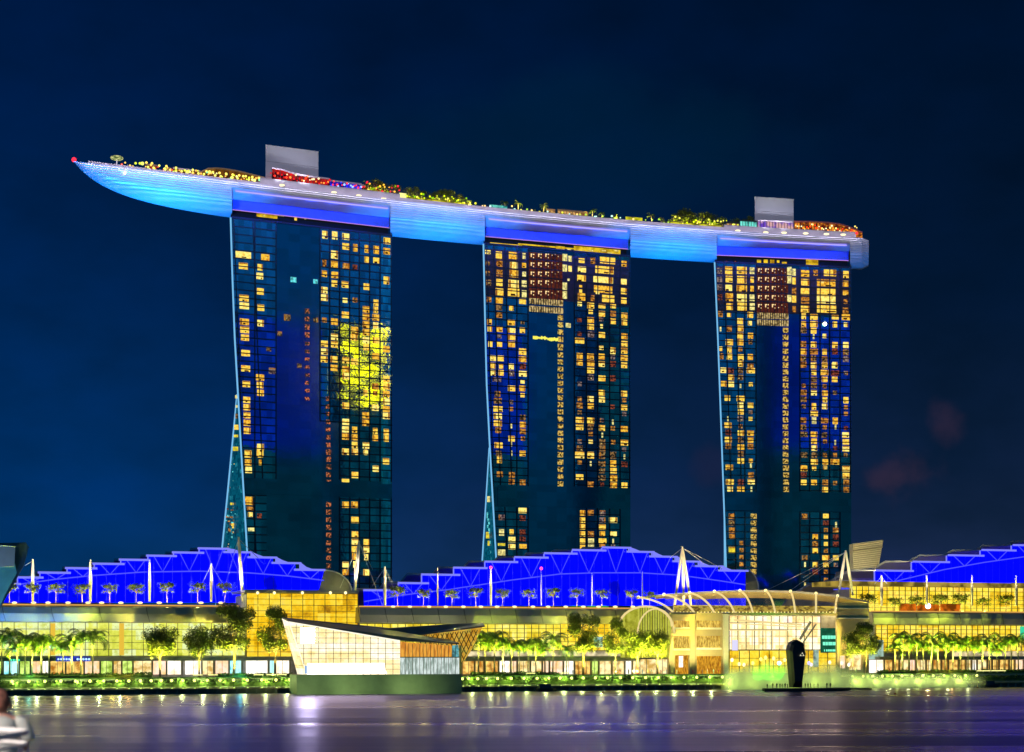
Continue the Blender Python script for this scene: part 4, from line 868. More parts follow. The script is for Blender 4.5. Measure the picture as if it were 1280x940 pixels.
G_mid = litglass('mall_glass_yellow', [(180, 150, 24), (222, 196, 44), (238, 216, 66), (244, 228, 100), (246, 236, 150)], (5, 3.0), 1.22, sample=True)
G_gold = litglass('mall_glass_gold', [(150, 104, 10), (206, 158, 12), (236, 190, 26), (244, 208, 60), (220, 200, 90)], (4, 2.6), 1.22, sample=True)
G_right = litglass('mall_glass_amber', [(190, 140, 18), (232, 190, 34), (248, 214, 54), (252, 228, 92), (238, 160, 36)], (4.2, 2.8), 1.22, sample=True)
G_peach = litglass('pavilion_glass_peach', [(232, 196, 120), (246, 222, 156), (252, 234, 186), (255, 244, 214), (255, 250, 236)], (60, 2.6), 1.3, sample=True)
G_hall = litglass('hall_glass_cream', [(200, 160, 100), (232, 200, 130), (244, 222, 160), (248, 232, 200), (224, 190, 180)], (3.2, 2.6), 1.6, sample=True)
G_stripe = litglass('curtain_lit_green', [(120, 120, 20), (176, 176, 50), (206, 206, 80), (170, 180, 60)], (.9, 60), .9)
shop_mats = [emat('shop_white', (255, 250, 240), 1.6, True, var=.5, vscale=.4, dark=(240, 220, 180), lo=.35, hi=.55),
 emat('shop_cream', (250, 232, 170), 1.35, True, var=.6, vscale=.5, dark=(190, 150, 70), lo=.35, hi=.6),
 emat('shop_warm', (244, 206, 110), 1.35, True, var=.7, vscale=.5, dark=(160, 100, 30), lo=.35, hi=.6),
 emat('shop_pink', (250, 214, 190), 1.35, True, var=.5, vscale=.5, dark=(236, 190, 120), lo=.35, hi=.6),
 emat('shop_cyan', (190, 250, 250), 1.35, True, var=.5, vscale=.4, dark=(40, 190, 200), lo=.3, hi=.5),
 emat('shop_green', (206, 236, 120), 1.35, True, var=.6, vscale=.5, dark=(120, 150, 40), lo=.35, hi=.6)]
TF = 55.0; TG = 30.0
def gpanel(mb, u0, u1, t, v0, v1, th=.1, n=1):
    """upright panel following the shore line between sight lines u0..u1, survey rows v0 (top) .. v1"""
    um = (u0+u1)/2; zt, zb = gz(um, t, v0), gz(um, t, v1)
    mb.box(S, su(u0, t), su(u1, t), t-th, t, zb, zt)
def roof(root, segs, chord, vbot, side_r=None):
    """overlapping shells stepped up to a ridge, glazing under them with blue floodlight put in as glow, V trusses down to a bowed chord"""
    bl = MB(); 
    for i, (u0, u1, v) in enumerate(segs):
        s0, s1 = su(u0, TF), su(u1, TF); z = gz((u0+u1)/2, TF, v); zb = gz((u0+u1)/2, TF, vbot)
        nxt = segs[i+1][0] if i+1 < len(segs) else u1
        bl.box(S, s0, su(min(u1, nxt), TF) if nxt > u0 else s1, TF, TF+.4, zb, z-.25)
        sh = MB(); prof = [(TF-2.2, z+.15), (TF-2.2, z-.25), (TF+18, z+.4), (TF+36, z-4), (TF+50, z-13), (TF+50, z-12.2), (TF+36, z-3.1), (TF+18, z+1.3)]
        off = S(s1, 0, 0)-S(s0-.8, 0, 0); sh.prism([S(s0-.8, a, b_) for a, b_ in prof], off); shell_ = part('roof_shell', sh, M['rooftile'], root)
        ed = MB(); ed.box(S, s0-.8, s1+.02, TF-2.5, TF-2.21, z-.4, z+.3)
        if i+1 < len(segs):
            zn = gz((segs[i+1][0]+segs[i+1][1])/2, TF, segs[i+1][2]); uj = segs[i+1][0] if zn > z else u1
            sj = su(uj, TF-2.3); ed.box(S, sj-.25, sj+.15, TF-2.54, TF-2.18, min(z, zn)-.3, max(z, zn)-.31)
            if zn < z:          # the curved, lit return of the higher shell
                ed.prism([S(s1, TF-2.3, z+.1), S(s1+2.0, TF-1.6, zn+.95), S(s1+4.2, TF-.8, zn+.32), S(s1, TF-2.3, zn+.32)], S(0, 1.5, 0)-S(0, 0, 0))
        part('edge_light', ed, M['roofled'], shell_)
        vc = np.interp((u0+u1)/2, [c[0] for c in chord], [c[1] for c in chord]); w_ = u1-u0
        tr = MB(); ap = G((u0+u1)/2+w_*.03, TF-.7, vc); ap.z = min(ap.z, z-.8)
        a_ = G(u0+w_*.22, TF-.7, z=z-.3); b_ = G(u1-w_*.18, TF-.7, z=z-.3)
        tr.tube([a_, ap, b_], .17, 5); part('truss', tr, M['truss'], shell_)
    bg_ = part('glow_glazing', bl, M['blueglow'], root); br = MB(); s0, s1 = su(segs[0][0], TF), su(segs[-1][1], TF)
    for i in range(int((s1-s0)/3.1)):
        s_ = s0+1.5+i*3.1; u_ = 640+FPX*S(s_, TF, 0).x/S(s_, TF, 0).y; sg = [q for q in segs if q[0] <= u_ <= q[1]]
        if sg: v_ = max(q[2] for q in sg); br.box(S, s_-.05, s_+.05, TF-.12, TF-.003, gz(u_, TF, vbot), gz(u_, TF, v_)-.5)
    part('blue_glazing_bars', br, M['bluebar'], bg_)
    ch = MB(); ch.tube([G(u, TF-.8, v) for u, v in chord], .2, 5); part('chord', ch, M['truss'], root)
    if side_r:
        u0, v0, u1, v1, ub, vb = side_r; sh = MB(); pts = []; pts2 = []
        for i in range(9):
            f = i/8; a = f*math.pi/2; u = u0+(u1-u0)*math.sin(a); v = v1+(v0-v1)*math.cos(a); pts.append(G(u, TF-.5+f*2, v)); 
        base_ = [G(u1, TF+1.5, vb), G(ub, TF-.5, vb)]
        sh.prism(pts+base_, S(0, 20, 0)-S(0, 0, 0)); part('end_shell', sh, M['greymetal'], root)
        rb = MB(); rb.tube([q_+Vector((0, -.3, .1)) for q_ in pts], .25, 5); part('end_rib', rb, M['white'], root)
def canopy(root, u0, u1, v0, v1, pitch, t0=24.0):
    s0, s1 = su(u0, t0), su(u1, t0); um = (u0+u1)/2; z1 = gz(um, t0, v0); z0 = gz(um, t0, v1)
    mb = MB(); prof = [(t0+.2, z1), (t0-.9, z1-.5), (t0-1.2, (z0+z1)/2), (t0-.4, z0), (t0+8, z0), (t0+8, z1)]
    mb.prism([S(s0, a, b_) for a, b_ in prof], S(s1, 0, 0)-S(s0, 0, 0)); ss_ = part('sunshade', mb, M['canopy'], root)
    k_ = int((s1-s0)/pitch)
    for i in range(k_+1):
        s_ = s0+(s1-s0)*i/max(1, k_); sm = MB()
        sm.tube([S(s_-.6, t0-1.0, z1-.4), S(s_-.3, t0-1.3, (z0+z1)/2), S(s_+.5, t0-.5, z0)], .12, 4)
        part('sunshade_seam', sm, M['seam'], ss_)
    g_ = MB(); g_.box(S, s0, s1, t0+.25, t0+.8, z1+.02, z1+.45); part('terrace_kerb_light', g_, M['goldlit'], root)
    return z0, z1
def glazing(root, u0, u1, v0, v1, m_, bay=3.0, floor=1.9, t=TG, name='glass_wall', bars=True, depth=6):
    mb = MB(); gpanel(mb, u0, u1, t, v0, v1, .3); wall_ = part(name, mb, m_, root)
    if bars:
        s0, s1 = su(u0, t), su(u1, t); um = (u0+u1)/2; zt, zb = gz(um, t, v0), gz(um, t, v1); b_ = MB()
        k_ = max(1, round((s1-s0)/bay))
        for i in range(k_+1): s_ = s0+(s1-s0)*i/k_; b_.box(S, s_-.09, s_+.09, t-.62, t-.31, zb, zt)
        k_ = max(1, round((zt-zb)/floor))
        for i in range(k_+1): z_ = zb+(zt-zb)*i/k_; b_.box(S, s0-.1, s1+.1, t-.66, t-.63+.02, z_-.08, z_+.08)
        part('glazing_bars', b_, M['gridbar'], wall_)
def shops(root, items, v0=825.5, v1=843, t=TG-1.0, dflt=None):
    """ground-floor shop fronts: (u0, u1, material index)"""
    for (u0, u1, k_) in items:
        fr = MB()
        mb = MB(); gpanel(mb, u0+.5, u1-.5, t, v0, v1, .2); part('shop_window', mb, shop_mats[k_], root)
        fr.box(S, su(u1, t)-.25, su(u1, t)+.25, t-1.0, t-.21, gz(u1, t, 845), gz(u1, t, v0-.5))
        um = (u0+u1)/2; fr.box(S, su(um, t)-.06, su(um, t)+.06, t-.4, t-.21, gz(um, t, v1), gz(um, t, v0))
        part('shop_pier', fr, M['stone'], root)
def fill_shops(u0, u1, w, kinds, seed):
    r_ = random.Random(seed); res = []; u = u0
    while u < u1-3: w_ = w*r_.uniform(.55, 1.35); res.append((u, min(u+w_, u1), r_.choice(kinds))); u += w_
    return res
def body(root, u0, u1, z1, t0=TG+.05, t1=TG+75, name='building_mass', m_=None):
    mb = MB(); mb.box(S, su(u0, t0), su(u1, t0), t0, t1, 4.605, z1); part(name, mb, m_ or M['concrete'], root)
M['tl'] = emat('terrace_lamp', (255, 226, 150), 1.6)
def terrace_lamps(root, us, v, t=24.3):
    for u in us: mb = MB(); mb.ball(G(u, t, v), .55, 7, 5, (1.6, .8, .7)); part('terrace_lamp', mb, M['tl'], root)

# left mall
m1 = thing('shopping_mall', 'mall with stepped blue roof and green-yellow glass behind the palms left of the glass pavilion', 'shopping mall', G(170, TG, z=4.6))
segsL = [(-70, -20, 738), (-24, 26, 730), (22, 54, 722), (50, 88, 716), (84, 121, 710.5), (118, 155, 705), (151, 187, 700), (185, 220, 695), (217, 254, 691), (249, 285, 686), (281, 314, 690.5), (311, 345, 697), (341, 375, 704), (369, 405, 712.5)]
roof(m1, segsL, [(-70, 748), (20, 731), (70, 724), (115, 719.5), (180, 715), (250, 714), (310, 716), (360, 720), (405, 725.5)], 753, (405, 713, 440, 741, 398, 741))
body(m1, -120, 308, 27.0); body(m1, 308, 447, 31.5, name='wing_mass')
z0c, z1c = canopy(m1, -120, 300, 757, 777, 14)
glazing(m1, -120, 306, 778, 820, G_left, 3.6, 2.1)
glazing(m1, 308, 447, 742, 822, G_gold, 3.6, 2.0, name='gold_glass_wall')
mb = MB(); mb.box(S, su(306, 26), su(449, 26), 26.5, 62, gz(380, 28, 741), gz(380, 28, 737.5)); part('wing_roof', mb, M['greymetal'], m1)
rs_ = emat('roof_spot', (255, 240, 170), 2.0)
for u in (322, 343, 378, 413, 432): mb = MB(); mb.ball(G(u, 26, 741), .5, 6, 4); part('roof_spot', mb, rs_, m1)
lp_ = emat('lit_pier', (240, 196, 66), .95, True)
for u in (66, 152): mb = MB(); gpanel(mb, u-3, u+3, TG-.7, 779, 819, .25); part('lit_pier', mb, lp_, m1)
mb = MB(); mb.box(S, su(-120, 24), su(447, 24), 24.0, TG-.7, gz(170, 24, 826.2), gz(170, 24, 821)); part('entrance_canopy', mb, M['canopy'], m1)
mb = MB(); gpanel(mb, 70, 113, 23.9, 820.5, 826.8, .15); bs_ = part('blue_sign_band', mb, emat('blue_sign', (56, 80, 220), .9, var=.4, vscale=.5), m1)
mb = MB()
for i in range(5): mb.ball(G(73+i*3.4, 23.6, 824), .34, 6, 4)
for i in range(5): mb.ball(G(97+i*3.6, 23.6, 824), .38, 6, 4)
part('sign_lamp', mb, emat('sign_lamp', (170, 210, 255), 1.6), bs_)
mb = MB()
for i in range(4): mb.ball(G(14+i*3.2, 23.6, 825), .3, 6, 4)
part('sign_lamp', mb, emat('sign_lamp_green', (80, 255, 190), 1.4), m1)
shops(m1, [(-60, -20, 5), (-20, 4, 5), (4, 24, 4), (24, 38, 5), (38, 52, 3), (52, 62, 0), (62, 82, 2), (82, 105, 2), (105, 125, 3), (125, 141, 5), (141, 152, 1), (152, 166, 5), (166, 190, 1), (190, 208, 3), (208, 227, 0), (231, 252, 0), (252, 267, 1), (269, 286, 3), (287, 302, 4), (307, 335, 0), (337, 343, 4), (344, 362, 0)])
terrace_lamps(m1, [18, 42, 60, 85, 110, 127, 151, 175, 199, 225, 251, 276], 753.5)

# middle mall
m2 = thing('shopping_mall', 'mall with stepped blue roof and yellow glass between glass pavilion and arched event hall', 'shopping mall', G(640, TG, z=4.6))
segsM = [(455, 500, 738), (498, 534, 729), (527, 573, 718.5), (567, 607, 710), (606, 645, 702.5), (643, 683, 697), (680, 719, 692), (715, 755, 688), (752, 786, 684.8), (783, 815, 690), (811, 844, 696), (840, 873, 702), (868, 901, 708), (897, 932, 713.5)]
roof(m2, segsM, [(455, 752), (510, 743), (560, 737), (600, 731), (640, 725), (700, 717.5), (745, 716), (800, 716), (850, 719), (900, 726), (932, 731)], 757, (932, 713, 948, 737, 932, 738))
body(m2, 449, 800, 27.0)
canopy(m2, 449, 800, 760, 779, 9)
glazing(m2, 449, 700, 780, 813, G_mid, 2.6, 1.5)
glazing(m2, 700, 800, 780, 813, G_right, 2.6, 1.5)
mb = MB(); gpanel(mb, 585, 800, TG-.5, 814, 820, .3); part('lit_balcony', mb, emat('lit_balcony', (250, 232, 180), 1.0, True, var=.4, vscale=.3), m2)
mb = MB(); gpanel(mb, 742, 753, TG-.9, 796, 809, .3); part('blue_poster', mb, emat('blue_poster', (120, 200, 200), .9, var=.5, vscale=.6, dark=(170, 190, 190)), m2)
mb = MB(); mb.box(S, su(575, 25), su(800, 25), 25.0, TG-.6, gz(690, 25, 825.5), gz(690, 25, 821)); part('entrance_canopy', mb, M['canopy'], m2)
shops(m2, fill_shops(578, 800, 14, [1, 1, 2, 3, 0, 2, 5], 5), 826.5, 842.5)
terrace_lamps(m2, [491, 512, 536, 557, 579, 601, 621, 643, 666, 685, 707, 729, 748, 769, 791], 758.5)

# right mall
m3 = thing('shopping_mall', 'mall with stepped blue roof over an amber terrace beyond the arched event hall', 'shopping mall', G(1200, TG, z=4.6))
segsR = [(1042, 1067, 731), (1063, 1092, 727), (1093, 1138, 713.5), (1139, 1183, 702.5), (1183, 1226, 694.5), (1225, 1266, 688), (1264, 1305, 682), (1302, 1345, 677), (1342, 1385, 674), (1382, 1425, 676), (1422, 1460, 682)]
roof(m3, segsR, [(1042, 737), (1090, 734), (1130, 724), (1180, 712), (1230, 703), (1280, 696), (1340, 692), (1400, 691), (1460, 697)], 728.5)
body(m3, 1086, 1480, 27.0); 
canopy(m3, 1090, 1480, 766, 781, 9)
mb = MB(); mb.box(S, su(1045, 36), su(1480, 36), 36.0, TF-.1, gz(1200, 36, 733.5), gz(1200, 36, 728)); part('terrace_roof', mb, emat('lit_roof_edge', (196, 166, 70), .8, var=.5, vscale=.2), m3)
glazing(m3, 1062, 1480, 735, 766, G_right, 2.6, 1.6, t=44.0, name='terrace_glass_wall')
mb = MB(); gpanel(mb, 1125, 1200, 43.0, 755, 765, .2); part('terrace_awning', mb, emat('terrace_awning', (236, 116, 22), .9, var=.5, vscale=.3), m3)
mb = MB(); mb.ball(G(1160, 41, 757.5), 1.1, 8, 6); part('terrace_lamp', mb, emat('terrace_bright', (255, 250, 235), 3), m3)
glazing(m3, 1094, 1480, 782, 814, G_right, 2.4, 1.5)
mb = MB(); gpanel(mb, 1190, 1480, TG-.6, 814, 820, .3); part('lit_balcony', mb, emat('lit_balcony2', (250, 226, 170), 1.0, True, var=.4, vscale=.3), m3)
mb = MB(); mb.box(S, su(1100, 25), su(1480, 25), 25.0, TG-.6, gz(1200, 25, 824.2), gz(1200, 25, 820.5)); part('entrance_canopy', mb, M['canopy'], m3)
shops(m3, [(1086, 1104, 0)]+fill_shops(1106, 1420, 10, [1, 2, 2, 3, 1, 2, 0], 9), 825, 841)
mb = MB(); gpanel(mb, 1275, 1284, TG-.9, 783, 800, .2); part('green_sign', mb, emat('green_sign', (60, 226, 170), .9), m3)
mb = MB(); gpanel(mb, 1084, 1104, TG-1.3, 800, 824, .2); part('display_screen', mb, emat('pale_screen', (190, 226, 210), .8, var=.6, vscale=.3, dark=(120, 150, 110)), m3)

# ---- trees on the terraces
tt = make_tree('x', 'tree', 'tree', 5.2, 3.3, 1.9, 41, M['leaf'], 'trees on the mall terrace', 500, .8, .16)
terr = [('on the terrace under the first blue roof', 753, [(12, 1), (40, 1), (70, 1), (103, 1), (137, 1), (170, 1), (209, 1.1), (247, 1.1), (281, 1.1)]),
        ('on the terrace under the second blue roof', 758, [(497, 1.15), (529, 1), (565, .95), (595, 1.1), (628, 1), (661, 1), (692, 1.1), (721, 1.05), (752, 1), (790, 1), (812, .9)]),
        ('in front of the amber terrace glass', 766, [(1085, 1.2), (1118, 1), (1146, 1.1), (1175, 1.2), (1200, 1.25), (1230, 1), (1258, 1.2)])]
for w_, v, lst in terr:
    for i, (u, s) in enumerate(lst):
        tz = 27 if v < 800 else 27; t_ = 40 if v == 766 else 30
        place(tt, 'tt', G(u, t_, z=gz(u, 24.5, v)), i*1.9, f'{ordn(i+1)} round-crowned tree {w_}', s*.86)
        pointl('terrace_uplight', G(u, t_-3.6, z=gz(u, 24.5, v)+.9), 3600, (1, .92, .16), .3)

# ---- masts
def mast(u, vt, vb, r_=.5, t=42.0, cables=(), label='', lit='cream', top=None, lean=0, legs=None):
    root = thing('mast', label, 'mast', G(u, t, vb), 'white masts over the malls')
    m_ = emat_mast[lit]
    if legs:
        for (du) in legs:
            mb = MB(); mb.tube([G(u+du, t, vb), G(u+du*.5, t, (vt+vb)/2), G(u, t, vt)], [r_*.5, r_*.75, r_*.4], 8); part('leg', mb, m_, root)
    else:
        mb = MB(); a, b_ = G(u+lean, t, vb), G(u, t, vt); mb.tube([a, a.lerp(b_, .45), a.lerp(b_, .93), b_], [r_*.7, r_, r_*.6, r_*.45], 8); part('pole', mb, m_, root)
    for (u1, v1) in cables:
        mb = MB(); mb.tube([G(u, t, vt+2), G(u1, t, v1)], .09, 4); part('cable', mb, M['cable'], root)
    if top:
        mb = MB(); mb.ball(G(u, t, vt-.5), .6, 7, 5); part('beacon', mb, emat('mast_beacon', (255, 70, 120), 2.5), root)
M['mastpaint'] = mat('mast_paint', (.85, .78, .62), .4, var=.04)
emat_mast = {'cream': M['mastpaint'], 'lilac': M['mastpaint']}
M['cable'] = mat('cable', (.6, .62, .65), .4, .4, var=0)
mast(41, 699, 752, .55, cables=[(31, 707)], label='mast with a short spar nearest the lotus-shaped museum')
mast(113, 699, 752, .6, label='second plain white mast from the lotus-shaped museum')
mast(187, 700, 752, .55, label='plain white mast under the rising steps of the first blue roof')
mast(264, 704, 752, .55, cables=[(250, 735), (278, 729), (270, 752)], label='short mast with splayed cables in front of the first blue roof')
mast(298, 671, 752, .75, t=38, lean=6, cables=[(330, 705), (278, 745)], label='tall leaning cream mast in front of the first blue roof')
mast(449, 676, 741, .7, t=38, lean=-6, cables=[(478, 757), (466, 712), (425, 735)], label='tall leaning cream mast beside the gold glass wing')
mast(481, 708, 757, .6, cables=[(465, 733), (492, 730), (497, 747)], label='mast with splayed cables between the two blue roofs')
mast(547, 709, 757, .3, label='thin grey mast left of the red-tipped masts')
mast(613.5, 710, 757, .5, top=1, label='stout mast with a red tip lamp before the second blue roof')
mast(676.5, 711, 757, .3, top=1, label='thin mast with a red tip lamp before the second blue roof')
mast(740, 716, 757, .3, label='thin mast under the highest steps of the second blue roof')
mast(803, 714, 757, .3, label='thin mast near the start of the arched event roof')
mast(853, 683, 765, .8, t=36, legs=(-11, 2, 12), cables=[(838, 697), (880, 704), (902, 710)], label='tall pale A-frame mast rising through the arched event roof')
mast(1057, 688, 744, .8, t=36, legs=(-9, 9), cables=[(1004, 704+18), (958, 738), (985, 740)], label='tall pale A-frame mast at the far end of the arched event roof')
mast(1102, 719, 757, .6, t=33, cables=[(1093, 730), (1109, 730)], label='short mast with splayed cables at the start of the amber terrace')
mast(1158.5, 719, 757, .5, t=33, label='plain white mast near the bright terrace lamp')
mast(1215, 719, 757, .5, t=33, label='plain white mast midway along the amber terrace')
mast(1270, 719, 757, .5, t=33, label='plain white mast farthest along the amber terrace')
for (u, v) in ((41, 752), (113, 752), (187, 752), (264, 752), (300, 750), (446, 745), (481, 757), (547, 757), (613, 757), (853, 764), (1057, 745), (1102, 757), (1158, 757), (1215, 757), (1270, 757)):
    tf_, tm_ = (28, 33) if u > 1100 else (30, 36) if u in (853, 1057) else (34, 40)
    p_ = G(u, tf_, v-(26 if u == 853 else 4 if u == 1057 else 6 if u == 446 else 0)); spot('mast_flood', p_+Vector((0, -3, 1)), G(u, tm_, v-50 if u in (853, 1057) else v-40), 9000 if u in (853, 1057) or u > 1100 else 26000, (1, .84, .62), 60 if u in (853, 1057) else 38, .5, .3)

# ---- fan-shaped theatre roof
th = thing('theatre_roof', 'tall tilted fan-shaped louvred roof panel behind the A-frame mast', 'roof', G(1085, 85, z=20))
mb = MB(); pts = [G(1066, 80, 680), G(1104, 80, 674.5), G(1098, 80, 709), G(1067, 80, 712)]; mb.prism(pts, S(0, 3, 0)-S(0, 0, 0)); part('louvre_panel', mb, mat('louvre_panel', (.62, .56, .36), .6, var=.1), th)
mb = MB()
for i in range(13):
    f = (i+.5)/13; a = pts[0].lerp(pts[3], f); b_ = pts[1].lerp(pts[2], f); mb.tube([a+Vector((0, -.3, 0)), b_+Vector((0, -.3, 0))], .16 if i != 3 else .35, 4)
part('louvre_slats', mb, mat('louvre_slat', (.35, .31, .18), .6, var=.1), th)
mb = MB(); mb.prism([G(1066, 82, 713), G(1097, 82, 710), G(1092, 82, 727), G(1062, 82, 727)], S(0, 14, 0)-S(0, 0, 0)); part('fly_tower', mb, M['greymetal'], th)
p_ = G(1080, 44, 700); spot('theatre_flood', p_, G(1085, 80, 694), 60000, (1, .86, .42), 90, .7, .6)

# ------------------------------------------------------------------ arched event hall
ev = thing('event_hall', 'arched glass event hall with curved cream ribs, glowing yellow behind the black monolith', 'event hall', G(940, 20, z=4.6))
M['ribcream'] = emat('rib_uplight_glow', (246, 222, 150), .95)  # cream parts glow by themselves in place of uplighting
M['tan'] = mat('tan_stone', (.50, .38, .20), .7, var=.08, vscale=.4)
M['olive'] = mat('roof_soffit', (.30, .22, .07), .6, var=.15, vscale=.2)
topc = [(795, 746), (830, 742.5), (870, 739.7), (915, 737.6), (960, 737.6), (1000, 739), (1040, 743), (1086, 751)]
def tv(u): return float(np.interp(u, [q[0] for q in topc], [q[1] for q in topc]))
mb = MB()
us_ = [795+i*(1086-795)/24 for i in range(25)]
for a, b_ in zip(us_, us_[1:]):
    pa, pb = G(a, 33, tv(a)), G(b_, 33, tv(b_)); qa, qb = G(a, 46, tv(a)+1), G(b_, 46, tv(b_)+1); dz = Vector((0, 0, -.7))
    mb.hexa([pa+dz, pb+dz, qb+dz, qa+dz, pa, pb, qb, qa])
part('vault_roof', mb, M['greymetal'], ev)
mb = MB()
for a, b_ in zip(us_, us_[1:]):
    if a < 812: continue
    f = min(1, (a-812)/60); lo = 5+5*f
    pa, pb = G(a, 34, tv(a)+1.6), G(b_, 34, tv(b_)+1.6); qa, qb = G(a, 40, tv(a)+lo), G(b_, 40, tv(b_)+lo)
    mb.hexa([qa, qb, qb+Vector((0, .4, 0)), qa+Vector((0, .4, 0)), pa, pb, pb+Vector((0, .4, 0)), pa+Vector((0, .4, 0))])
part('vault_soffit', mb, M['olive'], ev)
for (u0, u1) in ((798, 842), (830, 868), (862, 893), (893, 918), (925, 941), (957, 969), (988, 994), (1020, 1020), (1047, 1044)):
    v0 = tv(u0)+1; v1 = 766.0; pts = []
    for i in range(9):
        a = i/8; uu = u0+(u1-u0)*(math.sin(a*1.35)/math.sin(1.35)*.6+a*.4); vv = v0+(v1-v0)*(a**1.55); pts.append(G(uu, 32-13*a**.7, vv))
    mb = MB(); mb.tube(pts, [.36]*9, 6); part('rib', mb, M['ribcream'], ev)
    mb = MB(); mb.ball(G(u0, 31.5, v0-.5), .55, 6, 4); part('rib_lamp', mb, emat('rib_lamp', (255, 236, 150), 2.2), ev)
vg, n, l, p = new_mat('vault_glass'); 
p.inputs['Base Color'].default_value = (.55, .45, .35, 1); p.inputs['Roughness'].default_value = .12; p.inputs['Alpha'].default_value = .38
mb = MB()
for a, b_ in zip(us_, us_[1:]):
    if a < 830 or b_ > 1050: continue
    mb.poly([G(a, 20, 766), G(b_, 20, 766), G(b_, 29, tv(b_)+6), G(a, 29, tv(a)+6)])
    mb.poly([G(a, 29, tv(a)+6), G(b_, 29, tv(b_)+6), G(b_, 33, tv(b_)+2), G(a, 33, tv(a)+2)])
part('vault_glass', mb, vg, ev)
mb = MB(); mb.box(S, su(838, 19), su(1047, 19), 18.6, 19.6, gz(940, 19, 769), gz(940, 19, 766)); part('gutter', mb, M['tan'], ev)
mb = MB(); gpanel(mb, 842, 1045, 24, 757, 765.5, .4); part('gallery_light_band', mb, emat('gallery_band', (228, 196, 70), .95, True, var=.85, vscale=.6, dark=(120, 90, 20), lo=.4, hi=.55, stretch=(1, 1, 2)), ev)
mb = MB()
for i in range(46): mb.ball(G(846+i*4.35, 19, 765.2), .22, 5, 3)
part('gutter_lamps', mb, emat('gutter_lamp', (255, 240, 150), 1.6), ev)
# masonry piers with openings: frames built as separate straight pieces butted together
def pierwall(u0, u1, v0, v1, t, openings, name):
    """solid wall pieces round the openings (u0,u1,v0,v1), lowest storey last"""
    mb = MB(); th = 1.2
    rows = sorted(set([v0, v1]+[o[2] for o in openings]+[o[3] for o in openings]))
    for a, b_ in zip(rows, rows[1:]):
        mid = (a+b_)/2; cuts = sorted([o for o in openings if o[2] < mid < o[3]]); x = u0
        for o in cuts:
            if o[0] > x: gp(mb, x, o[0], t, a, b_, th)
            x = o[1]
        if x < u1: gp(mb, x, u1, t, a, b_, th)
    part(name, mb, M['tan'], ev)
def gp(mb, a, b_, t, v0, v1, th):
    zt, zb = gz(940, t, v0), gz(940, t, v1); mb.box(S, su(a, t), su(b_, t), t, t+th, zb, zt)
opA = [(842, 863, 776, 787), (842, 863, 795, 813), (844, 862, 819, 842)]
opB = [(871, 902, 776, 787), (871, 902, 795, 812), (871, 903, 820, 842)]
pierwall(836, 869, 768, 843, 18, opA, 'stone_pier')
pierwall(869.3, 904, 769, 843, 18.5, opB, 'gallery_front')
open_mats = [emat('opening_glow', (248, 214, 100), .98, True, var=.8, vscale=1.4, dark=(176, 126, 40), lo=.36, hi=.62, stretch=(1.6, 1, .5)),
             emat('opening_glow_warm', (238, 176, 50), .95, True, var=.8, vscale=1.4, dark=(160, 96, 24), lo=.36, hi=.64, stretch=(1.8, 1, .5))]
for i, o in enumerate(opA+opB):
    mb = MB(); gpanel(mb, o[0], o[1], 21, o[2]-1, o[3]+1, .2); part('lit_opening', mb, open_mats[1 if i in (2, 5) else 0], ev)
    mb = MB()
    if o[3] < 815: gp(mb, o[0], o[1], 18.3, o[3]-2.4, o[3], .2); part('balustrade', mb, M['mastpaint'], ev)
mb = MB(); gpanel(mb, 848.5, 853.5, 20.5, 820, 834, .2); part('bright_door', mb, shop_mats[0], ev)
mb = MB(); gp(mb, 905, 910.5, 17.5, 767.5, 843, 1.2); part('white_column', mb, M['mastpaint'], ev)
glazing(ev, 911, 1025, 770, 812, G_hall, 3.2, 2.6, t=26, name='hall_glass')
mb = MB()
for i in range(9): u = 914+i*8.5; gpanel(mb, u, u+1.2, 25, 788, 811, .2)
gpanel(mb, 911, 985, 24.8, 787, 788.4, .2)
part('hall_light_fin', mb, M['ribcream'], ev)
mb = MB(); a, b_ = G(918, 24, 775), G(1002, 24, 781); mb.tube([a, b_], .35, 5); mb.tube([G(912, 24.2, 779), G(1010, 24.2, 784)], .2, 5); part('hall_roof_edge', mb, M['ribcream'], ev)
mb = MB(); mb.tube([G(1000, 23, 799), G(1013, 23, 777)], .5, 5); mb.tube([G(1004, 23, 803), G(1020, 23, 780)], .3, 5); part('escalator', mb, M['greymetal'], ev)
glazing(ev, 911, 1046, 813, 842, G_right, 4, 3, t=25.5, name='foyer_glass')
mb = MB(); gpanel(mb, 915, 922, 23, 800, 813, .2); part('display_screen', mb, emat('white_screen', (226, 222, 255), 1.0), ev)
mb = MB(); gpanel(mb, 1016.5, 1023, 22, 812, 834, .2); part('pale_banner', mb, emat('pale_banner', (180, 214, 196), .8, var=.4, vscale=.5), ev)
mb = MB(); gpanel(mb, 1025.5, 1046, 22, 785, 816, .3); sb_ = part('sign_board', mb, emat('sign_board_green', (34, 120, 86), .8, var=.3, vscale=.4), ev)
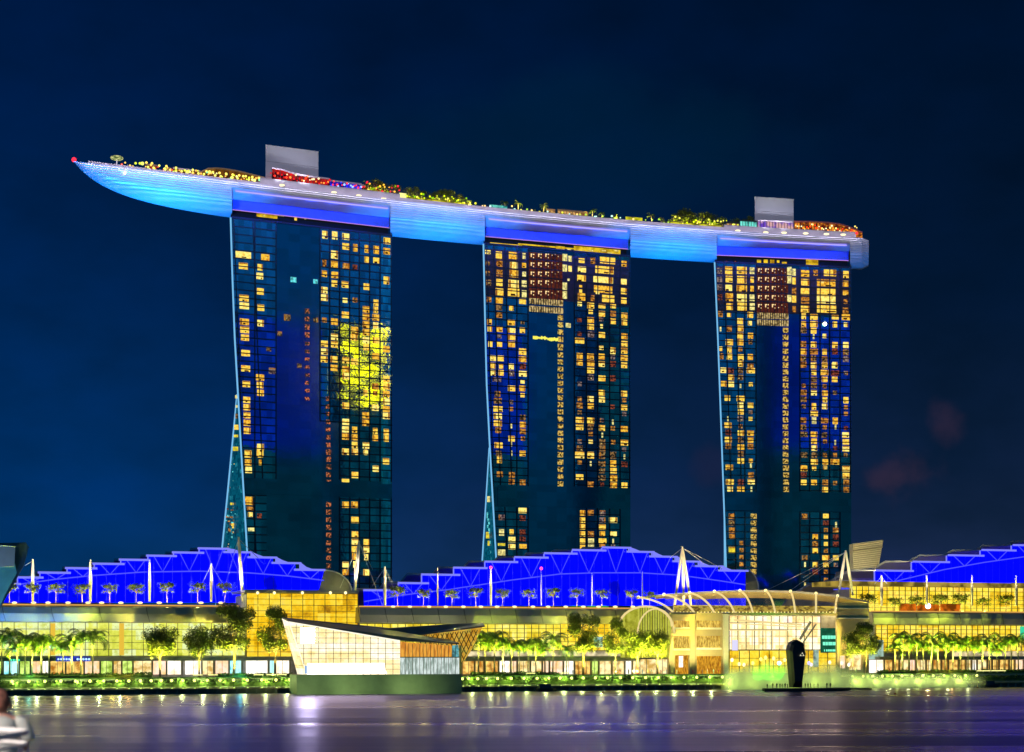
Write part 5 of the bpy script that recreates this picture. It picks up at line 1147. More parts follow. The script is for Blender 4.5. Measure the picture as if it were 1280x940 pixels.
# the three bright rows on the green board, too blurred in the photo to read: plain glowing bars of its broken outline
mb = MB()
for v, us in ((796.5, [(1027.5, 1030.5), (1031, 1034), (1034.6, 1037.4), (1038, 1041.2), (1041.6, 1044.6)]), (804.5, [(1028.5, 1031.6), (1032.2, 1034.6), (1035.4, 1040), (1040.6, 1044.4)]), (813, [(1030, 1031), (1032.6, 1034.2), (1035, 1037), (1037.6, 1039.6), (1040.4, 1044)])):
    h = 4.2 if v < 810 else 2.6
    for a, b_ in us: gpanel(mb, a, b_, 21.6, v-h/2, v+h/2, .15)
part('sign_rows', mb, emat('sign_rows', (130, 255, 210), 1.1), sb_)
opC = [(1052, 1078, 800, 812), (1050, 1058, 820, 836), (1061, 1078, 818, 838)]
pierwall(1046.5, 1086, 752, 843, 20, opC, 'end_pier')
for i, o in enumerate(opC):
    mb = MB(); gpanel(mb, o[0], o[1], 22, o[2]-1, o[3]+1, .2); part('lit_opening', mb, (open_mats[0], shop_mats[3], shop_mats[1])[i], ev)
mb = MB(); gp(mb, 1046.2, 1086.5, 19.4, 771.5, 773, .5); gp(mb, 1046.2, 1086.5, 19.4, 759, 760, .5); part('end_pier_ledge', mb, M['mastpaint'], ev)
mb = MB(); mb.box(S, su(836, 22), su(1086, 22), 28.5, 70, 4.605, gz(940, 27, 768)); part('hall_mass', mb, M['concrete'], ev)
# barrel-arched entrance at its left
def arch(uc, v_, ru, rv, t, r_, name):
    mb = MB(); mb.tube([G(uc-ru*math.cos(math.pi*i/14), t, v_-rv*math.sin(math.pi*i/14)) for i in range(15)], r_, 6); part(name, mb, M['ribcream'], ev)
arch(807, 783, 33, 25, 15.5, .4, 'entrance_arch')
arch(820, 792, 23, 31, 14.5, .3, 'entrance_arch')
mb = MB(); pts = [G(807-32*math.cos(math.pi*i/14), 17, 783-24*math.sin(math.pi*i/14)) for i in range(15)]
pts = [G(836, 17, 822)]+[G(776, 17, 822)]+pts; mb.prism([pts[1]]+pts[2:]+[pts[0]], S(0, .3, 0)-S(0, 0, 0)); part('arch_glass', mb, G_stripe, ev)
mb = MB()
for i in range(12): u = 800+i*3.1; mb.tube([G(u, 16.6, 822), G(u, 16.6, 783-23.5*math.sqrt(max(0, 1-((u-807)/32)**2)))], .1, 4)
part('arch_glazing_bars', mb, M['gridbar'], ev)
mb = MB()
for (a, b_, k_) in fill_shops(800, 836, 11, [1, 3, 0], 4): gpanel(mb, a+.5, b_-.5, 17.5, 824, 842, .2)
part('shop_window', mb, shop_mats[1], ev)
for u in range(850, 1050, 24): pointl('vault_light', G(u, 27, 755), 5200, (1, .80, .38), .5)
for u in (852, 886, 1000, 1064): spot('pier_flood', G(u, 6, z=6), G(u, 20, 790), 15000, (1, .78, .36), 80, .6, .4)

# ------------------------------------------------------------------ glass pavilion on the water
pv = thing('glass_pavilion', 'faceted glass pavilion glowing peach on a dark plinth standing in the water', 'pavilion', G(465, -10, z=0))
def face(pts, m_, name, th=.3, par=pv, nn=None):
    P_ = [G(*q) for q in pts]; mb = MB(); off = Vector((SS, -SC, 0))*-th; mb.prism(P_, off); return part(name, mb, m_, par), P_
zp = gz(440, -13, 843)
mb = MB(); pl = [(362, -3), (371, -17), (577, -19), (577, 4), (362, 4)]
mb.prism([G(u, t_, z=-1.5) for u, t_ in pl], (0, 0, zp+1.5)); part('plinth', mb, mat('plinth_stone', (.13, .17, .13), .6, var=.15, vscale=.3), pv)
face([(353, -3, 774), (372, -3, 843), (384, -13, 843), (361, -13, 778)], G_peach, 'left_facet')
face([(361.3, -13, 778), (384.3, -13, 843), (500, -15, 843), (500, -15, 802)], G_peach, 'main_glass_wall')
face([(500.3, -15, 802), (500.3, -15, 821), (565, -15.5, 821), (565, -15.5, 807)], emat('shutter_orange', (244, 176, 70), 1.0, True, var=.9, vscale=1.1, dark=(206, 130, 48), lo=.4, hi=.6, stretch=(2.5, 1, .3)), 'orange_shutters')
face([(500.3, -15, 822), (500.3, -15, 843), (574, -15.5, 843), (574, -15.5, 822)], emat('gallery_white', (226, 240, 236), 1.0, True, var=.7, vscale=.9, dark=(150, 170, 160), lo=.4, hi=.6, stretch=(2, 1, .4)), 'lower_gallery')
face([(565.3, -15.5, 807), (565.3, -15.5, 821.6), (574, -15.5, 821.6), (573, -15.5, 806)], emat('cyan_glass', (110, 190, 196), .9, var=.4, vscale=.8), 'cyan_corner')
face([(574.3, -15.2, 806), (574.6, -15.2, 843), (577, 3, 843), (577, 3, 808)], emat('dim_side_glass', (120, 130, 70), .7, var=.5, vscale=.6), 'side_glass')
M['pavroof'] = mat('pavilion_roof_metal', (.17, .15, .12), .5, .3, var=.2, vscale=.3)
ob, P_ = face([(352.5, -3.5, 773), (361, -13.5, 777.2), (500, -15.5, 801), (574, -16, 805.3), (560, 4, 800), (484, 4, 786)], M['darkmetal'], 'folded_roof', .0)
bpy.data.objects.remove(ob)
mb = MB(); mb.prism(P_, (0, 0, .35)); part('folded_roof', mb, M['pavroof'], pv)
mb = MB(); mb.tube([G(361, -13.6, 777.6), G(500, -15.6, 801.2)], .22, 5); mb.tube([G(353, -3.2, 774), G(361, -13.6, 777.6), G(384, -13.4, 843)], .2, 5); part('lit_edge', mb, emat('lit_edge', (255, 246, 220), 1.2), pv)
mb = MB()
def lerpG(a, b_, f): return tuple(a[i]+(b_[i]-a[i])*f for i in range(3))
q00, q01, q11, q10 = (361, -13.4, 778), (384, -13.4, 843), (500, -15.4, 843), (500, -15.4, 802)
def roofv(u): return 778+(u-361)/139*24
for i in range(1, 15):
    u = 361+i*9.3; vb = 843 if u > 384 else 778+(u-361)/23*65; tt_ = -13.4-2*(u-361)/139
    mb.tube([G(u, tt_, roofv(u)), G(u, tt_, vb)], .08, 4)
for i in range(1, 10):
    v = 778+65*i/10; ul = 361+(v-778)/65*23; ur = 500 if v > 802 else 361+(v-778)/24*139
    mb.tube([G(ul, -13.4, v), G(ur, -15.4, v)], .06, 4)
for i in range(1, 6): f = i/6; mb.tube([G(*lerpG((353, -3.3, 774), (372, -3.3, 843), f)), G(*lerpG(q00, q01, f))], .06, 4)
for i in range(1, 16): u = 502+i*4.5; mb.tube([G(u, -15.6, 843), G(u, -15.6, 804+.04*(u-500))], .08, 4)
mb.tube([G(500, -15.6, 821.5), G(574, -15.9, 821.5)], .14, 4)
part('glazing_bars', mb, mat('pavilion_bar', (.16, .13, .08), .5, .2, var=0), pv)
mb = MB(); gpanel(mb, 376, 393, -13.6, 785, 804, .15); part('bright_display', mb, emat('bright_display', (255, 255, 250), 55, True), pv)
mb = MB(); gpanel(mb, 381, 390, -13.9, 832, 842, .15); part('blue_poster', mb, emat('blue_window', (150, 190, 240), .9), pv)
mb = MB(); gpanel(mb, 384, 498, -14.6, 829, 842.5, .12)
part('bright_ground_floor', mb, emat('pavilion_floor', (255, 246, 226), 4.5, True, var=.5, vscale=.35, dark=(255, 232, 206), lo=.4, hi=.6), pv)
for u in (390, 450, 520): spot('plinth_fill', G(u, -30, z=.8), G(u, -15, z=3), 5200, (.75, 1, .3), 110, .8, .4)  # added spots over the water that brighten the plinth
# rear crystal with diagonal lattice
pr = thing('lattice_pavilion', 'second faceted pavilion with dark roof and diagonal lattice behind the peach one', 'pavilion', G(550, 6, z=4.6))
f_, P_ = face([(520, 3, 794), (522, 3, 843), (568, 3, 843), (588, 3, 815), (603, 3, 784)], litglass('lattice_glass', [(150, 100, 20), (206, 150, 40), (226, 180, 70), (150, 150, 60)], (2, 2), .85), 'lattice_glass', par=pr)
mb = MB()
for i in range(-2, 16):
    a = (521+i*6, 786); 
    for sgn in (1, -1):
        u0, v0 = (520+i*6, 794-i*.7), (520+i*6+sgn*26, 843)
        x0, x1 = u0[0] if isinstance(u0, tuple) else u0, v0[0] if isinstance(v0, tuple) else v0
        pa, pb = (520+i*6, max(785, 793-i*.6)), (520+i*6+sgn*24, 836)
        def lim(pt, other):
            pts = [(pt[0]+(other[0]-pt[0])*k/24, pt[1]+(other[1]-pt[1])*k/24) for k in range(25)]
            ok = [q for q in pts if 521 < q[0] < 603-(q[1]-784)*.55 and q[1] > 795-(q[0]-520)*.125]
            return (ok[0], ok[-1]) if len(ok) > 3 else None
        r_ = lim(pa, pb)
        if r_: mb.tube([G(r_[0][0], 2.7, r_[0][1]), G(r_[1][0], 2.7, r_[1][1])], .13, 4)
part('lattice', mb, M['seam'], pr)
mb = MB(); mb.prism([G(472, 1, 787.5), G(520, 1, 795), G(606, 1, 783.5), G(603, 12, 779.5), G(560, 14, 781.5)], (0, 0, .4)); part('dark_roof', mb, M['pavroof'], pr)

# ------------------------------------------------------------------ lotus-shaped museum, only its last petal in view
mu = thing('museum', 'grey-blue lotus petal shells of a museum', 'museum', G(-10, 4, z=4.6))
def petal(pts, th, m_, name):
    mb = MB(); mb.prism([G(u, t_, v) for u, t_, v in pts], S(0, th, 0)-S(0, 0, 0)); part(name, mb, m_, mu)
M['petal'] = mat('petal_cladding', (.17, .22, .27), .45, .2, var=.2, vscale=.12); M['petal2'] = mat('petal_cladding_dark', (.05, .08, .11), .4, .2, var=.2, vscale=.12)
petal([(-120, 6, 640), (-10, 6, 682), (19, 6, 684), (18, 6, 708), (-60, 6, 712)], 8, M['petal'], 'petal_front')
petal([(-60, 7, 706), (18.5, 7, 703), (21, 7, 716), (7, 7, 742), (-2, 7, 762), (-90, 7, 830)], 7, mat('petal_lit_blue', (.04, .17, .25), .3, .3, var=.3, vscale=.1), 'petal_underside')
petal([(-100, 15, 650), (-10, 15, 679), (32, 15, 678), (36, 15, 684), (30, 15, 707), (-2, 15, 765), (-90, 15, 800)], 6, M['petal2'], 'petal_rear')
mb = MB(); mb.tube([G(-90, 5.8, 662), G(-10, 5.8, 680.6), G(19, 5.8, 683)], .25, 5); part('petal_rim', mb, M['petal2'], mu)

spot('museum_fill', G(-60, -20, z=6), G(0, 8, 700), 60000, (.75, .85, 1), 50, .6, .6)  # added spots that brighten the museum petals
spot('museum_fill', G(-20, -14, z=4), G(0, 8, 740), 30000, (.1, .4, 1), 60, .6, .6)
for u in (10, 70): spot('sunshade_fill', G(u, 12, z=6), G(u, 23, 766), 60000, (.06, .28, 1), 60, .8, .5)  # added spots from the promenade that colour and brighten the sunshades
for u in list(range(130, 300, 60))+list(range(460, 800, 60))+list(range(1110, 1330, 60)): spot('sunshade_fill', G(u, 12, z=6), G(u, 23, 766), 6000, (.95, .9, .72), 90, .8, .5)
# ------------------------------------------------------------------ promenade trees and palms
pa = make_palm('x', 'palm_tree', 10.6, 6.0, 51, 'palm trees along the promenade', nf=19)
pb = make_palm('x', 'palm_tree', 11.4, 5.6, 52, 'palm trees along the promenade', nf=18)
rows = [('left row under the blue mall roof', [2, 12, 22, 31, 40, 51, 61, 78, 90, 101, 116], 10, 845),
        ('middle row right of the glass pavilion', [598, 607, 618, 628, 639, 649, 660, 670, 681, 691, 708], 11, 843),
        ('row farthest along the promenade', [1119, 1128, 1136, 1146, 1154, 1164, 1172, 1182, 1191, 1200, 1210, 1218, 1228, 1237, 1246, 1256, 1264, 1273], 11, 840)]
rp = random.Random(5)
for w_, us, t_, vb in rows:
    for i, u in enumerate(us):
        s_ = rp.uniform(.84, 1.14)*(1.0 if u < 1000 else .98)
        if u in (78, 91, 117): s_ *= .93
        if u == 708: s_ *= .72
        place((pa, pb)[i % 2], 'pab'[i % 2:i % 2+2], G(u, t_+rp.uniform(-1.5, 2.5), z=4.95), rp.uniform(0, 6.28), f'{ordn(i+1)} palm of the {w_}', s_)
    n_ = max(3, len(us)//2)
    for i in range(n_):
        u = us[0]+(us[-1]-us[0])*(i+.5)/n_
        q_ = G(u, t_-4.5, z=5.3); spot('palm_uplight', q_, q_+Vector((0, 3.2, 9)), 125000, (.84, 1.0, .08), 62, .7, .4)
ta = make_tree('x', 'tree', 'tree', 10.6, 6.6, 4.9, 61, M['leaf'], 'broad trees along the promenade', 7500, .66, .3)
tb = make_tree('x', 'tree', 'tree', 13.6, 6.6, 7.6, 62, M['leaf'], 'broad trees along the promenade', 10000, .66, .32)
for (pr_, key, u, t_, s, lab, e) in ((ta, 'ta', 200, 12, (1.0, 1.0, 1.0), 'broad tree left of the pair beside the glass pavilion, standing apart from the palms', 1),
    (ta, 'ta', 249, 12, (.95, .95, 1.0), 'broad tree between the lone one and the tallest tree', 1),
    (tb, 'tb', 292, 13, (1.12, 1.12, 1.12), 'tallest tree with a dark top overlapping the grey sunshade', 1),
    (tb, 'tb', 344, 14, (.85, .85, 1.08), 'thin-leaved tree in front of the gold glass beside the glass pavilion', 1),
    (tb, 'tb', 729, 12, (.95, .95, 1.0), 'full dark tree beside the last middle palm', 1),
    (tb, 'tb', 769, 13, (.72, .72, .92), 'slim dark tree right of the full dark tree', 1),
    (ta, 'ta', 797, 14, (.85, .85, .95), 'yellow-lit spreading tree next to the arched entrance', 1.6),
    (ta, 'ta', 822, 11, (.72, .72, .95), 'yellow-lit spreading tree directly in front of the arched entrance', 1.6),
    (ta, 'ta', 1066, 12, (.62, .62, .92), 'small tree beside the green sign board', .35),
    (tb, 'tb', 1083, 11, (.9, .9, .88), 'round dark tree at the far end of the event hall', .35)):
    place(pr_, key, G(u, t_, z=4.95), u*.37, lab.replace(',', ''), s)
    q_ = G(u-3, t_-6, z=5.4); spot('tree_uplight', q_, G(u, t_, z=14), 95000*e, (1, .88, .10), 75, .7, .4); spot('tree_uplight', G(u+14, t_-8, z=5.4), G(u, t_, z=14), 20000*e, (.95, 1, .16), 50, .7, .4)
# lights of the planting and lower promenade
for i in range(14): pointl('slope_light', G(20+i*26, 2.7, z=4.1), 1700, (.75, 1.0, .25), .3)
for i in range(14): pointl('slope_light', G(590+i*23, 2.6, z=4.4), 1700, (.7, 1.0, .2), .3)
for i in range(6): pointl('slope_light', G(1085+i*25, 2.6, z=4.2), 1700, (.8, 1.0, .25), .3)
for (u, c_) in ((36, (.2, .9, .4)), (300, (.1, 1, .8)), (140, (1, .9, .1)), (160, (1, .6, .1)), (1160, (1, .6, .1)), (1190, (1, .6, .1)), (565, (.6, .8, .9))):
    pointl('bed_light', G(u, 6.5, z=6.4), 600, c_, .3)
# glow lines of low garden walls
bn = MB()
gw = thing('garden_bench', 'x', 'bench', (0, 0, -500), 'lit benches along the promenade')
mb = MB(); mb.wbox(-1.6, 1.6, -.3, .3, -499.62, -499.45); part('seat', mb, M['paving'], gw)
for sx in (-1.3, 1.3): mb = MB(); mb.wbox(sx-.1, sx+.1, -.25, .25, -500, -499.62); part('leg', mb, M['concrete'], gw)
mb = MB(); mb.wbox(-1.5, 1.5, -.34, -.3, -499.6, -499.3); part('light_strip', mb, emat('bench_light', (250, 244, 150), 1.4), gw)
bpy.context.view_layer.update()
bk = 0
for u in (247, 266, 323, 339, 352, 663, 706, 1225, 1233, 1243, 1252):
    bk += 1; o = place(gw, 'gw', G(u, 6.1, z=5.15), SH, f'{ordn(bk)} lit bench from the left behind the globe lamps'); 

# ------------------------------------------------------------------ people
def person_mesh(name, pose, seed=0, h=1.7):
    """one continuous skinned body; y forward"""
    k = h/1.75
    J = {'pel': (0, 0, .95, .13), 'spine': (0, .0, 1.18, .13), 'chest': (0, 0, 1.38, .15), 'neck': (0, 0, 1.50, .055), 'head': (0, .01, 1.62, .095), 'crown': (0, 0, 1.70, .075)}
    ar = .05+pose.get('arm', 0)
    for s_, q in ((-1, 'l'), (1, 'r')):
        J['sh'+q] = (s_*.19, 0, 1.42, .065); J['el'+q] = (s_*(.24+ar), pose.get('elb', .02), 1.14+pose.get('lift', 0)*.3, .045); J['wr'+q] = (s_*(.24+ar*.6), pose.get('wr', .10), .88+pose.get('lift', 0), .032); J['ha'+q] = (s_*(.24+ar*.5), pose.get('wr', .10)+.04, .79+pose.get('lift', 0), .035)
        J['hi'+q] = (s_*.09, 0, .90, .10); st = pose.get('stride', .05)*s_
        J['kn'+q] = (s_*.10, st*.5+.02, .50, .068); J['an'+q] = (s_*.11, st, .09, .045); J['to'+q] = (s_*.12, st+.16, .04, .04)
    E = [('pel', 'spine'), ('spine', 'chest'), ('chest', 'neck'), ('neck', 'head'), ('head', 'crown')]
    for q in 'lr': E += [('chest', 'sh'+q), ('sh'+q, 'el'+q), ('el'+q, 'wr'+q), ('wr'+q, 'ha'+q), ('pel', 'hi'+q), ('hi'+q, 'kn'+q), ('kn'+q, 'an'+q), ('an'+q, 'to'+q)]
    names = list(J); me = bpy.data.meshes.new(name); me.from_pydata([(J[a][0]*k, J[a][1]*k, J[a][2]*k) for a in names], [(names.index(a), names.index(b_)) for a, b_ in E], [])
    o = bpy.data.objects.new(name, me); C.objects.link(o); md = o.modifiers.new('skin', 'SKIN'); 
    for i, a in enumerate(names):
        me.skin_vertices[0].data[i].radius = (J[a][3]*k*(1.15 if a in ('chest', 'spine', 'pel') else 1), J[a][3]*k*(.85 if a in ('chest', 'spine', 'pel') else 1)); me.skin_vertices[0].data[i].use_root = a == 'pel'
    o.modifiers.new('sub', 'SUBSURF').levels = 1; o.modifiers['sub'].render_levels = 1
    dg = bpy.context.evaluated_depsgraph_get(); m2_ = bpy.data.meshes.new_from_object(o.evaluated_get(dg)); o.modifiers.clear(); o.data = m2_
    m2_.polygons.foreach_set('use_smooth', [True]*len(m2_.polygons)); return o
M['silh'] = mat('dark_clothes', (.015, .015, .02), .8, var=0)
poses = [{}, {'stride': .22}, {'lift': .45, 'wr': .25, 'elb': -.05}, {'arm': .12}]
pm = []
for i, ps in enumerate(poses):
    o = person_mesh('person', ps); o.data.materials.clear(); o.data.materials.append(M['silh']); pm.append(o)
barge = thing('barge', 'low black show barge floating in front of the fountain mist', 'barge', G(1000, -24, z=0))
zb_ = .9
mb = MB(); mb.prism([G(953, -22, z=-.6), G(956, -30, z=-.6), G(1046, -32, z=-.6), G(1062, -22, z=-.6)], (0, 0, zb_+.6)); part('deck', mb, M['silh'], barge)
mb = MB(); mb.prism([G(1046, -26, z=zb_), G(1047, -30, z=zb_), G(1090, -26, z=zb_-.2), G(1090, -22, z=zb_-.2)], (0, 0, -.5)); part('gangway', mb, M['silh'], barge)
us_p = [959, 966, 971, 975, 977.8, 981.5, 984.5, 1006.5, 1010, 1013.2, 1017.5, 1022.5, 1033.5, 1038]
for i, u in enumerate(us_p):
    base_o = pm[i % 4]
    o = base_o if i < 4 else base_o.copy()
    if i >= 4: C.objects.link(o)
    o.location = G(u, -27+rp.uniform(-2, 2), z=zb_); o.rotation_euler = (0, 0, rp.uniform(0, 6.28)); s_ = rp.uniform(.94, 1.12); o.scale = (s_, s_, s_)
    tag(o, f'{ordn(i+1)} dark silhouetted person from the left on the black barge', 'person', 'people on the show barge')
# shoppers on the promenade
cl = [mat('shirt_white', (.7, .7, .68), .8, var=0), mat('shirt_red', (.5, .06, .05), .8, var=0), mat('shirt_blue', (.08, .12, .35), .8, var=0), mat('shirt_tan', (.4, .28, .16), .8, var=0)]
pcol = []
for i in range(4):
    o = pm[i].copy(); o.data = pm[i].data.copy(); o.data.materials.clear(); o.data.materials.append(cl[i]); pcol.append(o)
names_c = ['white', 'red', 'blue', 'tan']
for i, u in enumerate([770, 775, 781, 786, 792, 797, 803, 809, 814, 826, 833, 840, 846, 866, 878, 884, 892, 898, 30, 47, 121, 163, 716, 741, 1070, 1112, 1147]):
    b_ = pcol[i % 4]; o = b_ if i < 4 else b_.copy(); C.objects.link(o)
    o.location = G(u, 8.2+rp.uniform(-.8, .8) if u > 700 else 12.5, z=5.0 if u > 700 else 4.62); o.rotation_euler = (0, 0, rp.uniform(0, 6.28)); s_ = rp.uniform(.95, 1.1); o.scale = (s_, s_, s_)
    tag(o, f'{ordn(i+1)} stroller on the promenade dressed in {names_c[i % 4]}', 'person', 'people on the promenade')

# ------------------------------------------------------------------ black monolith, mist, boats
mo = thing('monolith', 'tall black faceted monolith with a small white triangle emblem rising from the show barge', 'sculpture', G(997, -28, z=0))
zz = lambda v: gz(997, -28, v)
out_ = [(996.4, 799.6), (989.2, 803.5), (986.8, 812.6), (988.3, 828), (991, 859.5), (1002.5, 859.5), (1006, 828), (1007.3, 817), (1004.5, 804)]
F_ = [Vector(G(u, -29.5, v)) for u, v in out_]; cen = sum(F_, Vector())/len(F_)
mb = MB(); inner = [cen+(q-cen)*.78+Vector((.2, -1.2, 0)) for q in F_]; backp = [q+Vector((-.8, 2.4, 0)) for q in F_]
i0 = len(mb.v); mb.v = [tuple(q) for q in inner+F_+backp]; nn = len(F_)
mb.f = [tuple(range(nn))]+[(k_, nn+k_, nn+(k_+1) % nn, (k_+1) % nn) for k_ in range(nn)]+[(nn+k_, 2*nn+k_, 2*nn+(k_+1) % nn, nn+(k_+1) % nn) for k_ in range(nn)]+[tuple(2*nn+k_ for k_ in reversed(range(nn)))]
part('body', mb, mat('black_panel', (.010, .011, .014), .5, var=0), mo)
mb = MB()
def tri(u, v, s_): mb.prism([G(u-s_, -31.2, v+s_*.8), G(u+s_, -31.2, v+s_*.8), G(u, -31.2, v-s_*.9)], Vector((0, .12, 0)))
tri(1003.0, 816.3, 1.1); tri(1000.9, 818.9, 1.25); tri(1004.4, 818.9, 1.3)
part('emblem', mb, emat('emblem', (226, 222, 190), .95), mo)
mist, n, l, p = new_mat('fountain_mist'); n.clear()
o = n.new('ShaderNodeOutputMaterial'); tr_ = n.new('ShaderNodeBsdfTransparent'); df = n.new('ShaderNodeBsdfDiffuse'); tl = n.new('ShaderNodeBsdfTranslucent'); a1 = n.new('ShaderNodeAddShader'); mx = n.new('ShaderNodeMixShader')
df.inputs[0].default_value = (.5, .5, .5, 1); tl.inputs[0].default_value = (.45, .45, .45, 1); l.new(df.outputs[0], a1.inputs[0]); l.new(tl.outputs[0], a1.inputs[1])
t = n.new('ShaderNodeTexCoord'); sp_ = n.new('ShaderNodeSeparateXYZ'); l.new(t.outputs['Generated'], sp_.inputs[0])
q = n.new('ShaderNodeTexNoise'); q.inputs['Scale'].default_value = .2; q.inputs['Detail'].default_value = 5; l.new(t.outputs['Object'], q.inputs['Vector'])
def mth(op, a, b_, cl_=False):
    m_ = n.new('ShaderNodeMath'); m_.operation = op; m_.use_clamp = cl_
    for i, x in enumerate((a, b_)):
        if isinstance(x, (int, float)): m_.inputs[i].default_value = x
        else: l.new(x, m_.inputs[i])
    return m_.outputs[0]
topf = mth('MULTIPLY', mth('SUBTRACT', mth('SUBTRACT', 1.1, sp_.outputs['Z']), mth('MULTIPLY', q.outputs[0], .75)), 2.2, True)
ed0 = mth('MULTIPLY', sp_.outputs['X'], 12.0, True); ed1 = mth('MULTIPLY', mth('SUBTRACT', 1.0, sp_.outputs['X']), 5.0, True)
dens = mth('MULTIPLY', mth('MULTIPLY', mth('MULTIPLY', topf, ed0), ed1), mth('ADD', mth('MULTIPLY', q.outputs[0], .5), .33), True)
dens = mth('MULTIPLY', dens, .72)
l.new(dens, mx.inputs[0]); l.new(tr_.outputs[0], mx.inputs[1]); l.new(a1.outputs[0], mx.inputs[2]); l.new(mx.outputs[0], o.inputs[0])
for (u0, u1, ts, h_) in ((904, 1085, (-9, -7, -5), 12.0), (1030, 1235, (-6, -4), 6.5)):
    for t_ in ts:
        mb = MB(); a, b_ = su(u0, t_), su(u1, t_); mb.box(S, a, b_, t_, t_+.9, .05, h_)
        o = part('fountain_mist', mb, mist); o['kind'] = 'stuff'
for u in range(912, 1215, 26):
    pointl('fountain_lamp', G(u, -3.2, z=2.4), 1900 if u < 1080 else 800, (.72, 1.0, .14), .8)
for u, dv in ((948, 0), (960, 0), (972, 0)): spot('green_show_beam', G(u, -16, z=1), G(u+1, -7, z=6.4), 22000, (.0, 1, .0), 30, 1.0, .3)
gs = thing('show_light', 'cyan-white stage light above the green glow', 'stage light', G(974, 2, 829))
mb = MB(); mb.ball(G(974, 2, 829), .75, 8, 6); part('lens', mb, emat('show_lens', (150, 255, 230), 3.0), gs)
p_ = G(974, 2, 829); mb = MB(); mb.tube([Vector((p_.x, p_.y, 2.1)), p_-Vector((0, 0, .8))], .12, 5); part('stand', mb, M['darkmetal'], gs)
lm_ = 0
for u, v, c_ in ((915, 825, (255, 240, 190)), (924, 830, (255, 230, 150)), (930, 831, (255, 240, 170)), (941, 829, (230, 255, 120)), (951, 824, (255, 240, 110)), (957, 822, (240, 240, 120)), (967, 823, (255, 236, 140)), (981, 825, (255, 236, 140)), (1011, 829, (190, 180, 255)), (1014, 831, (225, 215, 255)), (1037, 828, (255, 240, 190)), (1052, 829, (255, 236, 190)), (1061, 831, (255, 244, 210))):
    lm_ += 1; q_ = thing('path_lamp', f'{ordn(lm_)} small lamp along the plaza in front of the event hall', 'lamp', G(u, 10, z=4.65), 'plaza lamps in front of the event hall')
    c = G(u, 10, v); mb = MB(); mb.tube([Vector((c.x, c.y, 4.65)), c], .1, 5); part('post', mb, M['darkmetal'], q_)
    mb = MB(); mb.ball(c, .55, 7, 5, (1, 1, 1.3)); part('lamp', mb, emat(f'plaza_lamp', c_, 2.0), q_)

def boat(u, t_, ln, label, seed):
    r_ = thing('boat', label, 'boat', G(u, t_, z=0), 'dark boats moored at the promenade'); o_ = G(u, t_, z=0)
    F = lambda a, b_, c: o_+Vector((a*SC-b_*SS, a*SS+b_*SC, c))
    mb = MB(); hl = ln/2
    prof = [(-hl, 0), (-hl*.9, -1.2), (hl*.55, -1.3), (hl, 0), (hl*.55, 1.3), (-hl*.9, 1.2)]
    mb.v = [tuple(F(a*.9, b_*.8, -.3)) for a, b_ in prof]+[tuple(F(a, b_, 1.0)) for a, b_ in prof]; n_ = 6
    mb.f = [tuple(reversed(range(n_))), tuple(range(n_, 2*n_))]+[(k_, (k_+1) % n_, n_+(k_+1) % n_, n_+k_) for k_ in range(n_)]; part('hull', mb, M['silh'], r_)
    mb = MB(); mb.box(F, -hl*.7, hl*.35, -.95, .95, 1.0, 1.5); mb.box(F, -hl*.74, hl*.4, -1.05, 1.05, 2.3, 2.45); part('cabin', mb, M['darkmetal'], r_)
    mb = MB(); mb.box(F, -hl*.68, hl*.33, -.9, .9, 1.5, 2.3); part('window_band', mb, mat('boat_window', (.05, .06, .09), .1, .3, var=0), r_)
    return r_
boat(683, -4.5, 7.4, 'dark tour boat moored under the middle row of globe lamps', 1)
boat(1238, -4.0, 7.0, 'dark tour boat moored past the last globe lamp', 2)
by = thing('buoy', 'x', 'buoy', (0, 0, -500), 'small buoys in the bay')
mb = MB(); mb.ball((0, 0, -499.9), .45, 8, 5, (1, 1, .8)); part('float', mb, mat('buoy_paint', (.3, .05, .04), .6, var=0), by)
mb = MB(); mb.tube([(0, 0, -499.6), (0, 0, -498.6)], .06, 5); mb.ball((0, 0, -498.5), .16, 6, 4); part('marker', mb, mat('buoy_marker', (.6, .4, .3), .6, var=0), by)
bpy.context.view_layer.update()
for i, (u, v, w_) in enumerate(((754, 866, 'in front of the dark hedge'), (1222, 860, 'beside the moored boat at the far end'), (1119, 868, 'farthest out from the hedge, below the mist'), (888, 862, 'just left of the fountain mist'))):
    Y = CAM_Z*FPX/(v-VH); place(by, 'by', Vector(((u-640)/FPX*Y, Y, 0)), i, f'small dark buoy {w_}'.replace(',', ''))

# ------------------------------------------------------------------ viewing platform with a bystander, close to the camera
vp = thing('viewing_platform', 'viewing platform with a curved white railing at the near edge of the bay', 'platform', (-9, 8, 0))
FL = 13.05
mb = MB(); mb.wbox(-16, 7, -9, 3.5, FL-.5, FL); mb.wbox(-16, -4.3, 3.5, 19.0, FL-.5, FL); part('deck', mb, M['concrete'], vp)
for x, y in ((-14, -7), (5, -7), (-14, 13), (-6, 13), (-6, 1), (5, 1)): mb = MB(); mb.wbox(x-.5, x+.5, y-.5, y+.5, -3, FL-.502); part('pier', mb, M['concrete'], vp)
def Y15(u, v, Y=15.0): return at_depth(u, v, Y)
rl = MB()
for zt, r_ in ((14.24, .026), (14.14, .016), (14.02, .016), (13.88, .016)):
    pts = [Vector((-15.8, 15.0, zt)), Vector((-4.75, 15.0, zt))]+[Vector((-4.75+.55*math.sin(a), 14.45+.55*math.cos(a), zt)) for a in [math.pi/2*i/7 for i in range(1, 8)]]+[Vector((-4.2, 6, zt)), Vector((-4.2, 3.7, zt))]
    rl.tube(pts, r_, 10)
part('rail', rl, M['white'], vp)
ps_ = MB()
